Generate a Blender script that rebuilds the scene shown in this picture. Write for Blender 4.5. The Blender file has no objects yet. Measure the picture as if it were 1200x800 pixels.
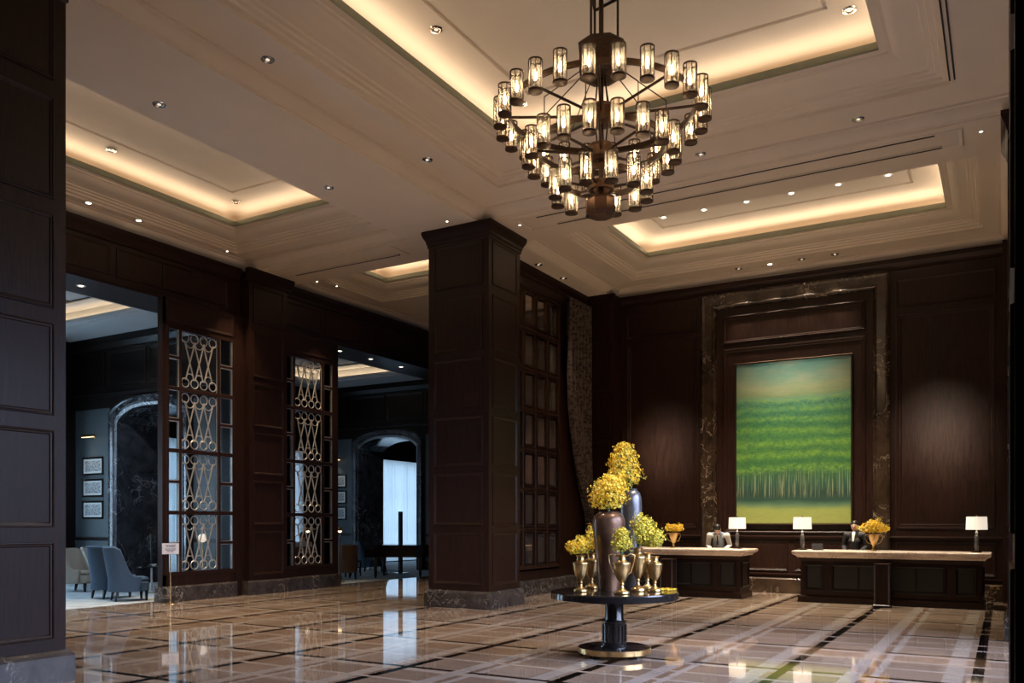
import bpy, bmesh, math, random
from mathutils import Vector, Matrix, Euler

PI = math.pi
C = bpy.context.scene.collection
R0 = random.Random(7)

# ------------------------------------------------------------------ mesh helper
class MB:
    def __init__(s):
        s.v = []; s.f = []; s.m = []; s.cur = 0
    def add(s, vs, fs):
        b = len(s.v); s.v += [tuple(p) for p in vs]
        for f in fs:
            s.f.append(tuple(i + b for i in f)); s.m.append(s.cur)
        return s
    def box(s, x0, x1, y0, y1, z0, z1):
        v = [(x0,y0,z0),(x1,y0,z0),(x1,y1,z0),(x0,y1,z0),(x0,y0,z1),(x1,y0,z1),(x1,y1,z1),(x0,y1,z1)]
        return s.add(v, [(3,2,1,0),(4,5,6,7),(0,1,5,4),(1,2,6,5),(2,3,7,6),(3,0,4,7)])
    def loops(s, ls, close=True, cap0=False, cap1=False):
        n = len(ls[0]); b = len(s.v)
        for l in ls: s.v += [tuple(p) for p in l]
        for i in range(len(ls) - 1):
            for j in range(n if close else n - 1):
                k = (j + 1) % n
                s.f.append((b+i*n+j, b+i*n+k, b+(i+1)*n+k, b+(i+1)*n+j)); s.m.append(s.cur)
        if cap0: s.f.append(tuple(b + j for j in range(n))[::-1]); s.m.append(s.cur)
        if cap1: s.f.append(tuple(b + (len(ls)-1)*n + j for j in range(n))); s.m.append(s.cur)
        return s
    def lathe(s, prof, c=(0,0,0), n=24, cap0=True, cap1=True):
        ls = [[(c[0]+r*math.cos(2*PI*j/n), c[1]+r*math.sin(2*PI*j/n), c[2]+z) for j in range(n)] for r, z in prof]
        return s.loops(ls, True, cap0, cap1)
    def tube(s, pts, r, n=8, cap=True):
        pts = [Vector(p) for p in pts]; rs = r if isinstance(r, (list, tuple)) else [r]*len(pts)
        ls = []; ref = None
        for i, p in enumerate(pts):
            t = (pts[min(i+1, len(pts)-1)] - pts[max(i-1, 0)]).normalized()
            if ref is None: ref = Vector((0,0,1)) if abs(t.z) < .9 else Vector((1,0,0))
            a = t.cross(ref)
            if a.length < 1e-4: a = t.cross(Vector((0,1,0)))
            a.normalize(); b = a.cross(t).normalized(); ref = b if abs(t.dot(b)) < .9 else ref
            ls.append([p + (a*math.cos(2*PI*j/n) + b*math.sin(2*PI*j/n))*rs[i] for j in range(n)])
        return s.loops(ls, True, cap, cap)
    def torus(s, c, R, r, ax='z', n=24, m=8, a0=0, a1=2*PI):
        full = abs(a1 - a0 - 2*PI) < 1e-6; k = n if full else n + 1; ls = []
        for i in range(k):
            t = a0 + (a1-a0)*i/n; l = []
            for j in range(m):
                p = 2*PI*j/m; q = R + r*math.cos(p); h = r*math.sin(p)
                x, y = q*math.cos(t), q*math.sin(t)
                l.append({'z': (c[0]+x, c[1]+y, c[2]+h), 'x': (c[0]+h, c[1]+x, c[2]+y), 'y': (c[0]+x, c[1]+h, c[2]+y)}[ax])
            ls.append(l)
        if full: ls.append(ls[0])
        return s.loops(ls)
    def ell(s, c, r, n=16, m=10, rot=None):
        ls = []
        for i in range(m + 1):
            t = PI*i/m; l = []
            for j in range(n):
                p = Vector((r[0]*math.sin(t)*math.cos(2*PI*j/n), r[1]*math.sin(t)*math.sin(2*PI*j/n), r[2]*math.cos(t)))
                if rot is not None: p = rot @ p
                l.append((c[0]+p.x, c[1]+p.y, c[2]+p.z))
            ls.append(l)
        return s.loops(ls)
    def ribbon(s, ring, h0, h1, z0, z1, n=64):      # upright band between radii h0,h1
        return s.lathe([(h0,z0),(h1,z0),(h1,z1),(h0,z1),(h0,z0)], ring, n, False, False)
    def build(s, name, mat=None, parent=None, smooth=0, bevel=0, weld=True):
        me = bpy.data.meshes.new(name); me.from_pydata(s.v, [], s.f)
        mats = mat if isinstance(mat, (list, tuple)) else [mat]
        for m in mats: me.materials.append(m)
        if len(mats) > 1: me.polygons.foreach_set('material_index', s.m)
        if weld:
            bm = bmesh.new(); bm.from_mesh(me)
            bmesh.ops.remove_doubles(bm, verts=bm.verts, dist=1e-5)
            bmesh.ops.recalc_face_normals(bm, faces=bm.faces)
            bm.to_mesh(me); bm.free()
        if smooth:
            me.polygons.foreach_set('use_smooth', [True]*len(me.polygons)); me.set_sharp_from_angle(angle=math.radians(smooth))
        o = bpy.data.objects.new(name, me); C.objects.link(o)
        if parent: o.parent = parent
        if bevel:
            b = o.modifiers.new('b', 'BEVEL'); b.width = bevel; b.segments = 2; b.limit_method = 'ANGLE'; b.harden_normals = False
        return o

def tag(o, label=None, cat=None, group=None, kind=None):
    if label: o['label'] = label
    if cat: o['category'] = cat
    if group: o['group'] = group
    if kind: o['kind'] = kind
    return o
def thing(name, label, cat, loc=(0,0,0), rz=0, group=None):
    o = bpy.data.objects.new(name, None); C.objects.link(o); o.location = loc; o.rotation_euler = (0,0,rz); o.empty_display_size = .1
    return tag(o, label, cat, group)
def copy_tree(o, loc=None, rz=None, label=None, group=None, parent=None):
    c = o.copy(); C.objects.link(c)
    if parent: c.parent = parent
    if loc is not None: c.location = loc
    if rz is not None: c.rotation_euler = (0,0,rz)
    if label: c['label'] = label
    if group: c['group'] = group
    for ch in list(o.children): copy_tree(ch, parent=c)
    return c
def rect(x0, x1, y0, y1, z, o=0):
    return [(x0-o,y0-o,z),(x1+o,y0-o,z),(x1+o,y1+o,z),(x0-o,y1+o,z)]

# ------------------------------------------------------------------ materials
class NT:
    def __init__(s, name):
        s.m = bpy.data.materials.new(name); s.m.use_nodes = True; s.t = s.m.node_tree
        s.b = s.t.nodes['Principled BSDF']; s.out = s.t.nodes['Material Output']
    def n(s, typ, **kw):
        x = s.t.nodes.new(typ)
        for k, v in kw.items():
            if k.startswith('_'): setattr(x, k[1:], v)
            else: x.inputs[k.replace('__', ' ')].default_value = v
        return x
    def l(s, a, b): s.t.links.new(a, b)
    def math(s, op, a, b=None, c=None):
        x = s.t.nodes.new('ShaderNodeMath'); x.operation = op
        for i, q in enumerate((a, b, c)):
            if q is None: continue
            if isinstance(q, (int, float)): x.inputs[i].default_value = q
            else: s.l(q, x.inputs[i])
        return x.outputs[0]
    def mix(s, f, a, b, mode='MIX'):
        x = s.t.nodes.new('ShaderNodeMix'); x.data_type = 'RGBA'; x.blend_type = mode
        for i, q in ((0, f), (6, a), (7, b)):
            if isinstance(q, (int, float)): x.inputs[i].default_value = q
            elif isinstance(q, tuple): x.inputs[i].default_value = (*q, 1) if len(q) == 3 else q
            else: s.l(q, x.inputs[i])
        return x.outputs[2]
    def ramp(s, f, stops, interp='LINEAR'):
        x = s.t.nodes.new('ShaderNodeValToRGB'); x.color_ramp.interpolation = interp; e = x.color_ramp.elements
        while len(e) < len(stops): e.new(0.5)
        for i, (p, c) in enumerate(stops):
            e[i].position = p; e[i].color = (*c, 1) if isinstance(c, tuple) else (c, c, c, 1)
        s.l(f, x.inputs[0]); return x.outputs[0]
    def coord(s, scale=(1,1,1), kind='Object', loc=(0,0,0), rot=(0,0,0)):
        t = s.t.nodes.new('ShaderNodeTexCoord'); mp = s.t.nodes.new('ShaderNodeMapping')
        mp.inputs['Scale'].default_value = scale; mp.inputs['Location'].default_value = loc; mp.inputs['Rotation'].default_value = rot
        s.l(t.outputs[kind], mp.inputs[0]); return mp.outputs[0]
    def noise(s, co, scale=5, detail=4, rough=.5, dist=0):
        x = s.n('ShaderNodeTexNoise', Scale=scale, Detail=detail, Roughness=rough, Distortion=dist); s.l(co, x.inputs['Vector']); return x.outputs['Fac']
    def base(s, c):
        if isinstance(c, tuple): s.b.inputs['Base Color'].default_value = (*c, 1)
        else: s.l(c, s.b.inputs['Base Color'])
    def set(s, **kw):
        for k, v in kw.items():
            i = s.b.inputs[k.replace('_', ' ')]
            if isinstance(v, (int, float)): i.default_value = v
            elif isinstance(v, tuple): i.default_value = (*v, 1) if len(v) == 3 else v
            else: s.l(v, i)
        return s.m
    def bump(s, h, strength=.2, dist=.01):
        x = s.n('ShaderNodeBump', Strength=strength, Distance=dist); s.l(h, x.inputs['Height']); s.l(x.outputs[0], s.b.inputs['Normal'])

def plain(name, c, rough=.5, metal=0, coat=0, var=.12, scale=12, spec=.5):
    t = NT(name); n = t.noise(t.coord(), scale, 3)
    f = t.ramp(n, [(.3, 1-var), (.7, 1.0)])
    t.base(t.mix(1.0, c, f, 'MULTIPLY'))
    return t.set(Roughness=rough, Metallic=metal, Coat_Weight=coat, Specular_IOR_Level=spec)

def wood_mat(name, dark, light, rough=.34, vert=True, coat=.05):
    t = NT(name); co = t.coord((14,14,1.1) if vert else (1.1,1.1,14))
    g = t.noise(co, 3, 6, .6, .4); g2 = t.noise(t.coord((1,1,.4)), 1.3, 2)
    col = t.ramp(g, [(.3, dark), (.72, light)])
    t.base(t.mix(.35, col, t.ramp(g2, [(.3, .55), (.7, 1.0)]), 'MULTIPLY'))
    t.bump(g, .04, .004)
    return t.set(Roughness=t.ramp(g, [(.3, rough), (.7, rough+.12)]), Coat_Weight=coat, Coat_Roughness=.25, Specular_IOR_Level=.22)

def marble_mat(name, a, b, vein, scale=2.2, rough=.14, vein_w=.035):
    t = NT(name); co = t.coord()
    n1 = t.noise(co, scale*1.6, 8, .62, .6); n2 = t.noise(co, scale, 7, .6, 1.6)
    body = t.ramp(n1, [(.3, a), (.7, b)])
    d = t.math('ABSOLUTE', t.math('SUBTRACT', n2, .5))
    v = t.ramp(d, [(0, 1.0), (vein_w*.35, .5), (vein_w, 0.0)])
    n3 = t.noise(co, scale*.7, 2); v2 = t.math('MULTIPLY', v, t.ramp(n3, [(.45, 0.0), (.62, 1.0)]))
    t.base(t.mix(v2, body, vein)); return t.set(Roughness=rough, Coat_Weight=.15)

M = {}
M['wood'] = wood_mat('mahogany', (.011,.0043,.0028), (.035,.0135,.0083))
M['wood_h'] = wood_mat('mahogany_rail', (.011,.0043,.0028), (.035,.0135,.0083), vert=False)
M['darkwood'] = wood_mat('ebonised', (.006,.0045,.004), (.014,.010,.009), .28)
M['black'] = plain('black_lacquer', (.012,.010,.010), .18, coat=.5)
M['inset'] = plain('black_leather', (.007,.006,.006), .45)
M['marble'] = marble_mat('brown_marble', (.018,.011,.007), (.060,.038,.025), (.40,.31,.23), 1.5, .2, .012)
M['marble_base'] = marble_mat('grey_marble', (.022,.018,.016), (.075,.062,.055), (.4,.36,.32), 2.4, .22, .016)
M['marble_dark'] = marble_mat('black_marble', (.010,.011,.014), (.05,.053,.062), (.32,.34,.37), 1.4, .2, .014)
M['counter'] = marble_mat('cream_marble', (.58,.48,.40), (.80,.69,.59), (.35,.22,.15), 3, .25)
M['plaster'] = plain('ceiling_paint', (.76,.655,.535), .7, var=.04, scale=2)
M['plaster_blue'] = plain('lounge_ceiling_paint', (.50,.50,.50), .7, var=.04, scale=2)
M['grille'] = plain('diffuser_grey_green', (.24,.24,.17), .5, .2)
M['slot'] = plain('slot_black', (.01,.01,.01), .6)
M['bronze'] = plain('aged_bronze', (.070,.040,.025), .42, .75, var=.3, scale=30)
M['bronze_lit'] = plain('bronze_lit_tone', (.13,.068,.040), .35, .85, var=.25, scale=25)  # lighter copy of the aged bronze, lamplight put into its colour
M['brass'] = plain('brass', (.74,.50,.22), .22, .95, var=.12)
M['urn'] = plain('antique_brass', (.60,.40,.17), .3, .95, var=.25, scale=18)
M['nickel'] = plain('polished_nickel_bronze', (.72,.66,.58), .32, .7, var=.15)
M['chrome'] = plain('chrome', (.75,.72,.68), .12, 1.0, var=.05)
M['iron'] = plain('black_iron', (.02,.02,.02), .4, .5)
M['leaf'] = plain('leaf_green', (.10,.18,.03), .5, var=.4, scale=40)
M['white_trim'] = plain('white_enamel', (.8,.78,.74), .4)
M['skin'] = plain('skin', (.62,.40,.30), .5, var=.06)
M['hair'] = plain('black_hair', (.012,.009,.008), .4)
M['suit'] = plain('black_suit', (.010,.010,.014), .7)
M['shirt'] = plain('white_shirt', (.75,.73,.70), .7)
M['vest'] = plain('grey_waistcoat', (.20,.23,.28), .7)
M['lips'] = plain('lips', (.40,.10,.09), .4)
M['blue_fabric'] = plain('blue_velvet', (.045,.095,.165), .75, var=.35, scale=60)
M['beige_fabric'] = plain('beige_linen', (.34,.29,.23), .8, var=.2, scale=60)
M['tan_fabric'] = plain('tan_leather', (.15,.085,.05), .5, var=.2)
M['picture_mat'] = plain('picture_mat', (.72,.73,.71), .6, var=.1)
M['lounge_wall'] = plain('lounge_wall_paint', (.052,.066,.073), .5, var=.1, scale=2)
M['pewter'] = plain('pewter_glaze', (.17,.17,.185), .3, .65, var=.35, scale=14)

def vase_mat():
    t = NT('bronze_glaze'); n = t.noise(t.coord((1,1,.6)), 7, 5)
    t.base(t.ramp(n, [(.3, (.075,.042,.030)), (.55, (.15,.082,.052)), (.75, (.24,.13,.08))]))
    return t.set(Metallic=.6, Roughness=.32)
M['bronze_glaze'] = vase_mat()

def flower_mat(name, a, b, c):
    t = NT(name); g = t.t.nodes.new('ShaderNodeNewGeometry')
    t.base(t.ramp(g.outputs['Random Per Island'], [(0, a), (.5, b), (.85, c), (1, (.35,.36,.05))]))
    return t.set(Roughness=.5, Subsurface_Weight=0.0)
M['flower'] = flower_mat('yellow_orchid', (.80,.48,.012), (.88,.62,.025), (.88,.72,.12))
M['flower_green'] = flower_mat('lemon_orchid', (.66,.50,.03), (.76,.64,.08), (.55,.56,.09))

def glow(name, c, s, base=(.8,.75,.65)):
    t = NT(name); t.base(base); return t.set(Emission_Color=c, Emission_Strength=s, Roughness=.6)
M['bulb'] = glow('warm_bulb', (1.0,.80,.54), 60)
M['lens'] = glow('lit_lens', (1.0,.86,.68), 9)
M['lens_dim'] = glow('dim_lens', (1.0,.85,.68), .9)
M['shade'] = glow('lamp_shade', (1.0,.87,.70), .80)
M['globe'] = glow('lit_globe', (1.0,.70,.42), 5)
M['led'] = glow('picture_light', (1.0,.74,.42), 2.2)

def glass_mat(name, tint, gloss=.08, rough=.03):
    t = NT(name); a = t.n('ShaderNodeBsdfTransparent', Color=(*tint, 1)); b = t.n('ShaderNodeBsdfGlossy', Roughness=rough)
    f = t.n('ShaderNodeFresnel', IOR=1.45); k = t.math('ADD', f.outputs[0], gloss)
    mx = t.n('ShaderNodeMixShader'); t.l(k, mx.inputs[0]); t.l(a.outputs[0], mx.inputs[1]); t.l(b.outputs[0], mx.inputs[2])
    t.l(mx.outputs[0], t.out.inputs[0]); return t.m
def lampglass():
    t = NT('seeded_glass'); a = t.n('ShaderNodeBsdfTransparent', Color=(.97,.90,.80,1)); b = t.n('ShaderNodeBsdfTranslucent', Color=(.95,.86,.70,1)); g = t.n('ShaderNodeBsdfGlossy', Roughness=.1)
    n = t.noise(t.coord((40,40,4)), 1, 3); f = t.ramp(n, [(.35, .08), (.65, .30)])
    m1 = t.n('ShaderNodeMixShader'); t.l(f, m1.inputs[0]); t.l(a.outputs[0], m1.inputs[1]); t.l(b.outputs[0], m1.inputs[2])
    m2 = t.n('ShaderNodeMixShader', Fac=.07); t.l(m1.outputs[0], m2.inputs[1]); t.l(g.outputs[0], m2.inputs[2]); t.l(m2.outputs[0], t.out.inputs[0]); return t.m
M['lamp_glass'] = lampglass()
M['glass'] = glass_mat('clear_glass', (.80,.84,.86), .01, .02)
M['mirror_glass'] = plain('dark_mirror_glass', (.46,.40,.35), .05, .9, var=.06, scale=1)

def sheer_mat():
    t = NT('sheer_voile'); a = t.n('ShaderNodeBsdfTranslucent', Color=(.86,.92,.97,1)); b = t.n('ShaderNodeBsdfDiffuse', Color=(.8,.86,.9,1))
    mx = t.n('ShaderNodeMixShader', Fac=.25); t.l(a.outputs[0], mx.inputs[1]); t.l(b.outputs[0], mx.inputs[2]); t.l(mx.outputs[0], t.out.inputs[0]); return t.m
M['sheer'] = sheer_mat()

def curtain_mat():
    t = NT('woven_curtain'); co = t.coord((1,9,4.5)); x = t.n('ShaderNodeTexVoronoi', Scale=3.0, _feature='F1'); t.l(co, x.inputs['Vector'])
    n = t.noise(t.coord((1,30,3)), 3, 4)
    f = t.math('ADD', x.outputs['Distance'], t.math('MULTIPLY', n, .5))
    t.base(t.ramp(f, [(.35, (.016,.011,.009)), (.62, (.055,.040,.033)), (.95, (.105,.078,.064))]))
    return t.set(Roughness=.8, Specular_IOR_Level=.15)
M['curtain'] = curtain_mat()

def floor_mat():
    t = NT('plaid_marble'); s = t.n('ShaderNodeSeparateXYZ'); t.l(t.coord(), s.inputs[0]); X, Y = s.outputs[0], s.outputs[1]
    def fr(a, o, p): return t.math('FRACT', t.math('DIVIDE', t.math('SUBTRACT', a, o), p))
    u = fr(X, -2.14-1.89*10, 1.89); v = fr(Y, 9.78-1.94*10, 1.94)
    def band(a, lo, hi): return t.math('MULTIPLY', t.math('GREATER_THAN', a, lo), t.math('LESS_THAN', a, hi))
    def edge(a, w): return t.math('GREATER_THAN', t.math('ABSOLUTE', t.math('SUBTRACT', a, .5)), .5 - w)
    def mx(*q):
        r = q[0]
        for k in q[1:]: r = t.math('MAXIMUM', r, k)
        return r
    n = t.noise(t.coord((1,1,1)), 1.6, 8, .62, 1.2); n2 = t.noise(t.coord((.6,5,1)), 2.4, 6, .6, .4)
    # tile tone by cell quarter
    wn = t.t.nodes.new('ShaderNodeTexWhiteNoise'); wn.noise_dimensions = '2D'; cb = t.t.nodes.new('ShaderNodeCombineXYZ')
    t.l(t.math('FLOOR', t.math('DIVIDE', X, .63)), cb.inputs[0]); t.l(t.math('FLOOR', t.math('DIVIDE', Y, .647)), cb.inputs[1]); t.l(cb.outputs[0], wn.inputs['Vector'])
    tan = t.ramp(t.math('ADD', t.math('MULTIPLY', n2, .75), t.math('MULTIPLY', wn.outputs['Value'], .25)), [(.28, (.205,.142,.102)), (.5, (.285,.205,.150)), (.75, (.36,.27,.205))])
    brown = t.ramp(n, [(.3, (.19,.122,.082)), (.7, (.28,.19,.135))])
    lightc = t.ramp(n, [(.3, (.325,.27,.23)), (.7, (.425,.365,.318))])
    pale = t.ramp(n2, [(.3, (.34,.275,.220)), (.7, (.45,.38,.32))])
    uA = band(u, .333, .425); uB = band(u, .47, .515); uC = band(u, .83, .93)
    vA = band(v, .333, .375); vB = band(v, .62, .655); vC = band(v, .90, .965)
    side = band(u, .425, .47)
    col = t.mix(side, tan, brown)
    col = t.mix(t.math('MULTIPLY', band(v, .655, .90), .55), col, brown)
    col = t.mix(mx(vA, vB, vC), col, pale)
    col = t.mix(mx(uA, uB), col, lightc)
    col = t.mix(uC, col, pale)
    blk = t.ramp(n, [(.3, (.003,.0025,.002)), (.75, (.008,.006,.005))])
    lx = t.math('MULTIPLY', edge(v, .020), t.math('SUBTRACT', 1.0, mx(uA, band(u, .425, .44))))
    ly = t.math('MULTIPLY', edge(u, .030), t.math('SUBTRACT', 1.0, mx(vA, vB)))
    col = t.mix(mx(lx, ly), col, blk)
    t.base(col)
    w = t.noise(t.coord((1,1,1)), .9, 2); t.bump(w, .012, .05)
    return t.set(Roughness=.055, Specular_IOR_Level=.55, Coat_Weight=.3, Coat_Roughness=.03)
M['floor'] = floor_mat()

def carpet_mat():
    t = NT('lounge_carpet'); w = t.n('ShaderNodeTexWave', Scale=1.1, Distortion=1.5, Detail=2); t.l(t.coord((1,1,1), rot=(0,0,.9)), w.inputs['Vector'])
    n = t.noise(t.coord(), 2.5, 6)
    t.base(t.ramp(t.math('ADD', t.math('MULTIPLY', w.outputs['Fac'], .3), t.math('MULTIPLY', n, .7)), [(.3, (.24,.29,.33)), (.6, (.44,.49,.52)), (.8, (.58,.62,.64))]))
    return t.set(Roughness=.95)
M['carpet'] = carpet_mat()

def painting_mat():
    t = NT('landscape_canvas'); s = t.n('ShaderNodeSeparateXYZ'); t.l(t.coord(), s.inputs[0]); x, z = s.outputs[0], s.outputs[2]   # z 0..3.77
    v = t.math('DIVIDE', z, 3.77)
    nb = t.noise(t.coord((.55,1,1.2)), 1.0, 3); leaf = t.noise(t.coord((2.2,1,2.2)), 5, 8, .75); fine = t.noise(t.coord((1,1,1.6)), 28, 3, .6)
    vv = t.math('ADD', v, t.math('MULTIPLY', t.math('SUBTRACT', nb, .5), .10))
    base = t.ramp(vv, [(0, (.27,.30,.07)), (.08, (.25,.30,.07)), (.115, (.07,.15,.08)), (.145, (.010,.048,.030)), (.19, (.005,.036,.020)), (.24, (.009,.060,.034)), (.30, (.013,.085,.025)), (.36, (.03,.13,.018)), (.46, (.06,.18,.022)), (.60, (.04,.17,.045)), (.72, (.05,.20,.10)), (.775, (.11,.24,.14)), (.795, (.17,.23,.10)), (.84, (.22,.27,.14)), (.90, (.14,.25,.18)), (1, (.075,.21,.19))])
    # foliage rows, tighter toward the painted horizon
    row = t.math('SINE', t.math('MULTIPLY', t.math('POWER', t.math('MAXIMUM', t.math('ADD', vv, t.math('MULTIPLY', t.math('SUBTRACT', t.noise(t.coord((1.1,1,.5)), 2.2, 4, .6), .5), .07)), .01), 1.55), 78.0))
    rown = t.math('MULTIPLY', t.math('ADD', row, 1.0), .5)
    fld = t.math('MULTIPLY', t.math('GREATER_THAN', v, .30), t.math('LESS_THAN', vv, .775))
    bright = t.math('MULTIPLY', t.math('MULTIPLY', rown, t.ramp(leaf, [(.38, 0.0), (.62, 1.0)])), fld)
    col = t.mix(t.math('MULTIPLY', bright, .7), base, (.19,.34,.03))
    dark = t.math('MULTIPLY', t.math('MULTIPLY', t.math('SUBTRACT', 1.0, rown), t.ramp(fine, [(.4, 0.0), (.65, 1.0)])), fld)
    col = t.mix(t.math('MULTIPLY', dark, .8), col, (.006,.075,.04))
    blot = t.math('MULTIPLY', t.ramp(t.noise(t.coord((1.2,1,1.6)), 7, 6, .7), [(.5, 0.0), (.64, 1.0)]), t.ramp(v, [(.28, 0.0), (.33, 1.0), (.60, .5), (.74, 0.0)]))
    col = t.mix(t.math('MULTIPLY', blot, .6), col, (.008,.085,.035))
    tr = t.noise(t.coord((44,1,.8)), 1.0, 3, .6); tm = t.math('MULTIPLY', t.ramp(tr, [(.53, 0.0), (.585, 1.0)]), t.ramp(v, [(.15, 0.0), (.185, .8), (.29, .75), (.345, 0.0)]))
    col = t.mix(t.math('MULTIPLY', tm, .5), col, (.40,.42,.22))
    gr = t.noise(t.coord((1,1,6)), 6, 4); col = t.mix(.25, col, t.ramp(gr, [(.3, .5), (.7, 1.0)]), 'MULTIPLY')
    cl = t.math('MULTIPLY', t.ramp(t.noise(t.coord((.8,1,2.4)), 1.5, 5), [(.45, 0.0), (.65, 1.0)]), t.math('GREATER_THAN', vv, .80))
    col = t.mix(t.math('MULTIPLY', cl, .4), col, (.28,.27,.17))
    t.base(col); return t.set(Roughness=.6)
M['painting'] = painting_mat()

def etching_mat():
    t = NT('etching_print'); n = t.noise(t.coord((3,3,9)), 6, 5, .7)
    t.base(t.ramp(n, [(.42, (.10,.105,.11)), (.55, (.45,.46,.46)), (.7, (.75,.76,.74))])); return t.set(Roughness=.4)
M['etching'] = etching_mat()

# ------------------------------------------------------------------ panels on walls
def on_y(y, sgn=-1): return lambda a, b, h: (a, y + sgn*h, b)
def on_x(x, sgn=1): return lambda a, b, h: (x + sgn*h, a, b)
def panel(mb, mp, a0, a1, b0, b1, w=.05, h=.016):
    prof = [(0, 0), (.004, h), (w*.3, h*1.15), (w*.5, h*.65), (w*.8, h*.55), (w, 0)]
    mb.loops([[mp(a0+o, b0+o, q), mp(a1-o, b0+o, q), mp(a1-o, b1-o, q), mp(a0+o, b1-o, q)] for o, q in prof])
def rail(mb, mp, a0, a1, prof):            # straight moulding along a, profile of (b, h)
    mb.loops([[mp(a0, b, h) for b, h in prof], [mp(a1, b, h) for b, h in prof]], True, True, True)
ROWS = [(.45,1.45),(1.6,2.6),(2.75,3.7),(3.85,4.82),(4.97,6.02),(6.2,7.05)]

# ================================================================== SETTING
ZB, ZS = 7.39, 7.60          # beam soffit, coffer soffit
mb = MB(); mb.box(-15.35, 1.6, -4.2, 24, -.2, 0)
tag(mb.build('floor', M['floor']), 'polished tan marble floor inlaid with a black and grey plaid grid', 'floor', kind='structure')
mb = MB(); mb.box(-22.4, -15.35, 3, 31.4, -.2, .004)
tag(mb.build('floor_lounge', M['carpet']), 'pale blue grey carpet of the lounge beyond the openings', 'floor', kind='structure')

# ---- pillars
def pillar(x0, x1, y0, y1, label):
    p = MB(); p.loops([rect(x0,x1,y0,y1,.30), rect(x0,x1,y0,y1,7.2)], True, True, True)
    for mp, a0, a1 in ((on_y(y0,-1),x0,x1),(on_y(y1,1),x0,x1),(on_x(x1,1),y0,y1),(on_x(x0,-1),y0,y1)):
        for b0, b1 in ROWS: panel(p, mp, a0+.13, a1-.13, b0, b1)
    r = p.build('pillar', M['wood']); tag(r, label, 'pillar', kind='structure')
    c = MB(); c.loops([rect(x0,x1,y0,y1,z,o) for z, o in ((7.06,0),(7.08,.02),(7.12,.02),(7.15,.035),(7.2,.045),(7.27,.085),(7.31,.10),(7.33,.105),(7.385,.105))], True, True, True)
    c.build('cornice', M['wood_h'], r)
    b = MB(); b.loops([rect(x0,x1,y0,y1,z,o) for z, o in ((0,.065),(.27,.065),(.30,.05),(.33,.03),(.335,0))], True, True, True)
    b.build('plinth', M['marble_base'], r)
    return r
pillar(-9.88,-8.48,13.75,14.95,'tall square mahogany pillar standing free in the hall beside the glazed door')
pillar(-9.88,-8.48,4.14,5.34,'tall square mahogany pillar near the viewer, cut by the edge of the photo')
pillar(.055,1.45,13.75,14.95,'mahogany pillar against the window wall nearest the right-hand desk')
pillar(.037,1.43,4.14,5.34,'dark pillar edge closest to the camera at the right edge')

# ---- reception wall
YB = 20.3
w = MB(); w.box(-9.6, .4, YB, YB+.3, 0, 8.6)
mp = on_y(YB)
for a0, a1 in ((-8.38,-6.5),(-2.06,-.16)):
    panel(w, mp, a0, a1, 6.33, 6.95); panel(w, mp, a0, a1, 1.5, 6.22, .12); panel(w, mp, a0, a1, .52, 1.22)
panel(w, mp, -5.87, -2.67, 5.93, 6.6, .09, .05)                    # upper niche panel
panel(w, mp, -5.87, -2.67, 1.4, 5.82, .09, .03)                     # frame round the painting
for a0, a1 in ((-5.87,-4.35),(-4.2,-2.67)): panel(w, mp, a0, a1, .52, 1.22)
for a0, a1 in ((-8.5,-6.4),(-6.04,-2.42),(-2.17,.1)):
    rail(w, mp, a0, a1, [(1.27,0),(1.28,.03),(1.30,.05),(1.325,.055),(1.335,.03),(1.35,0)])
rail(w, mp, -8.5, .1, [(.42,0),(.43,.03),(.46,.035),(.47,0)])
wb = tag(w.build('wall_back', M['wood']), 'mahogany panelled wall behind the reception desks', 'wall', kind='structure')
cr = MB(); rail(cr, mp, -9.3, .1, [(7.16,0),(7.17,.04),(7.22,.05),(7.30,.12),(7.33,.13),(7.39,.14),(7.39,0)]); cr.build('crown', M['wood_h'], wb)
b = MB(); rail(b, mp, -8.5, .1, [(0,0),(0,.05),(.33,.05),(.36,.02),(.36,0)])
tag(b.build('baseboard_back', M['marble']), 'brown veined marble skirting behind the reception desks', 'baseboard', kind='structure')
# marble surround
f = MB(); prof = [(0,.0),(0,.10),(.05,.13),(.09,.10),(.27,.09),(.30,.11),(.34,.07),(.36,.0)]
ls = []
for o, h in prof:
    ls.append([mp(-6.4+o, .36, h), mp(-6.4+o, 7.15-o, h), mp(-2.17-o, 7.15-o, h), mp(-2.17-o, .36, h)])
f.loops(ls, False)
tag(f.build('trim_1', M['marble'], smooth=30), 'brown veined marble surround framing the painting niche', 'trim', kind='structure')

# ---- right corner and window wall
w = MB(); w.box(.1, .4, 14.9, YB, 0, 8.6); w.box(1.3, 1.6, -4.2, 5.3, 0, 8.6); w.box(1.3, 1.6, 13.2, 15, 0, 8.6)
w.box(1.3, 1.6, 5.3, 13.2, 0, .5); w.box(1.3, 1.6, 5.3, 13.2, 5.6, 8.6); w.box(-.04, .1, 19.95, YB, 0, 7.39)
w.box(1.3,1.6,9.1,9.5,.5,5.6)
wr = tag(w.build('wall_right', M['wood']), 'dark wood window wall at the right side', 'wall', kind='structure')
for k, (y0, y1) in enumerate(((5.3,9.1),(9.5,13.2))):
    f = MB()
    for i in range(4):
        y = y0 + (y1-y0)*i/3; f.box(1.36,1.44,y-.04,y+.04,.5,5.6)
    for i in range(5):
        z = .5+5.1*i/4; f.box(1.37,1.43,y0,y1,z-.035,z+.035)
    tag(f.build('window_%d' % (k+6), M['darkwood']), 'tall daylight window in the right wall, %s bay' % ('nearer' if k == 0 else 'farther'), 'window', kind='structure')
w = MB(); w.box(-15.4, 1.6, -4.2, -3.9, 0, 8.6)
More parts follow.
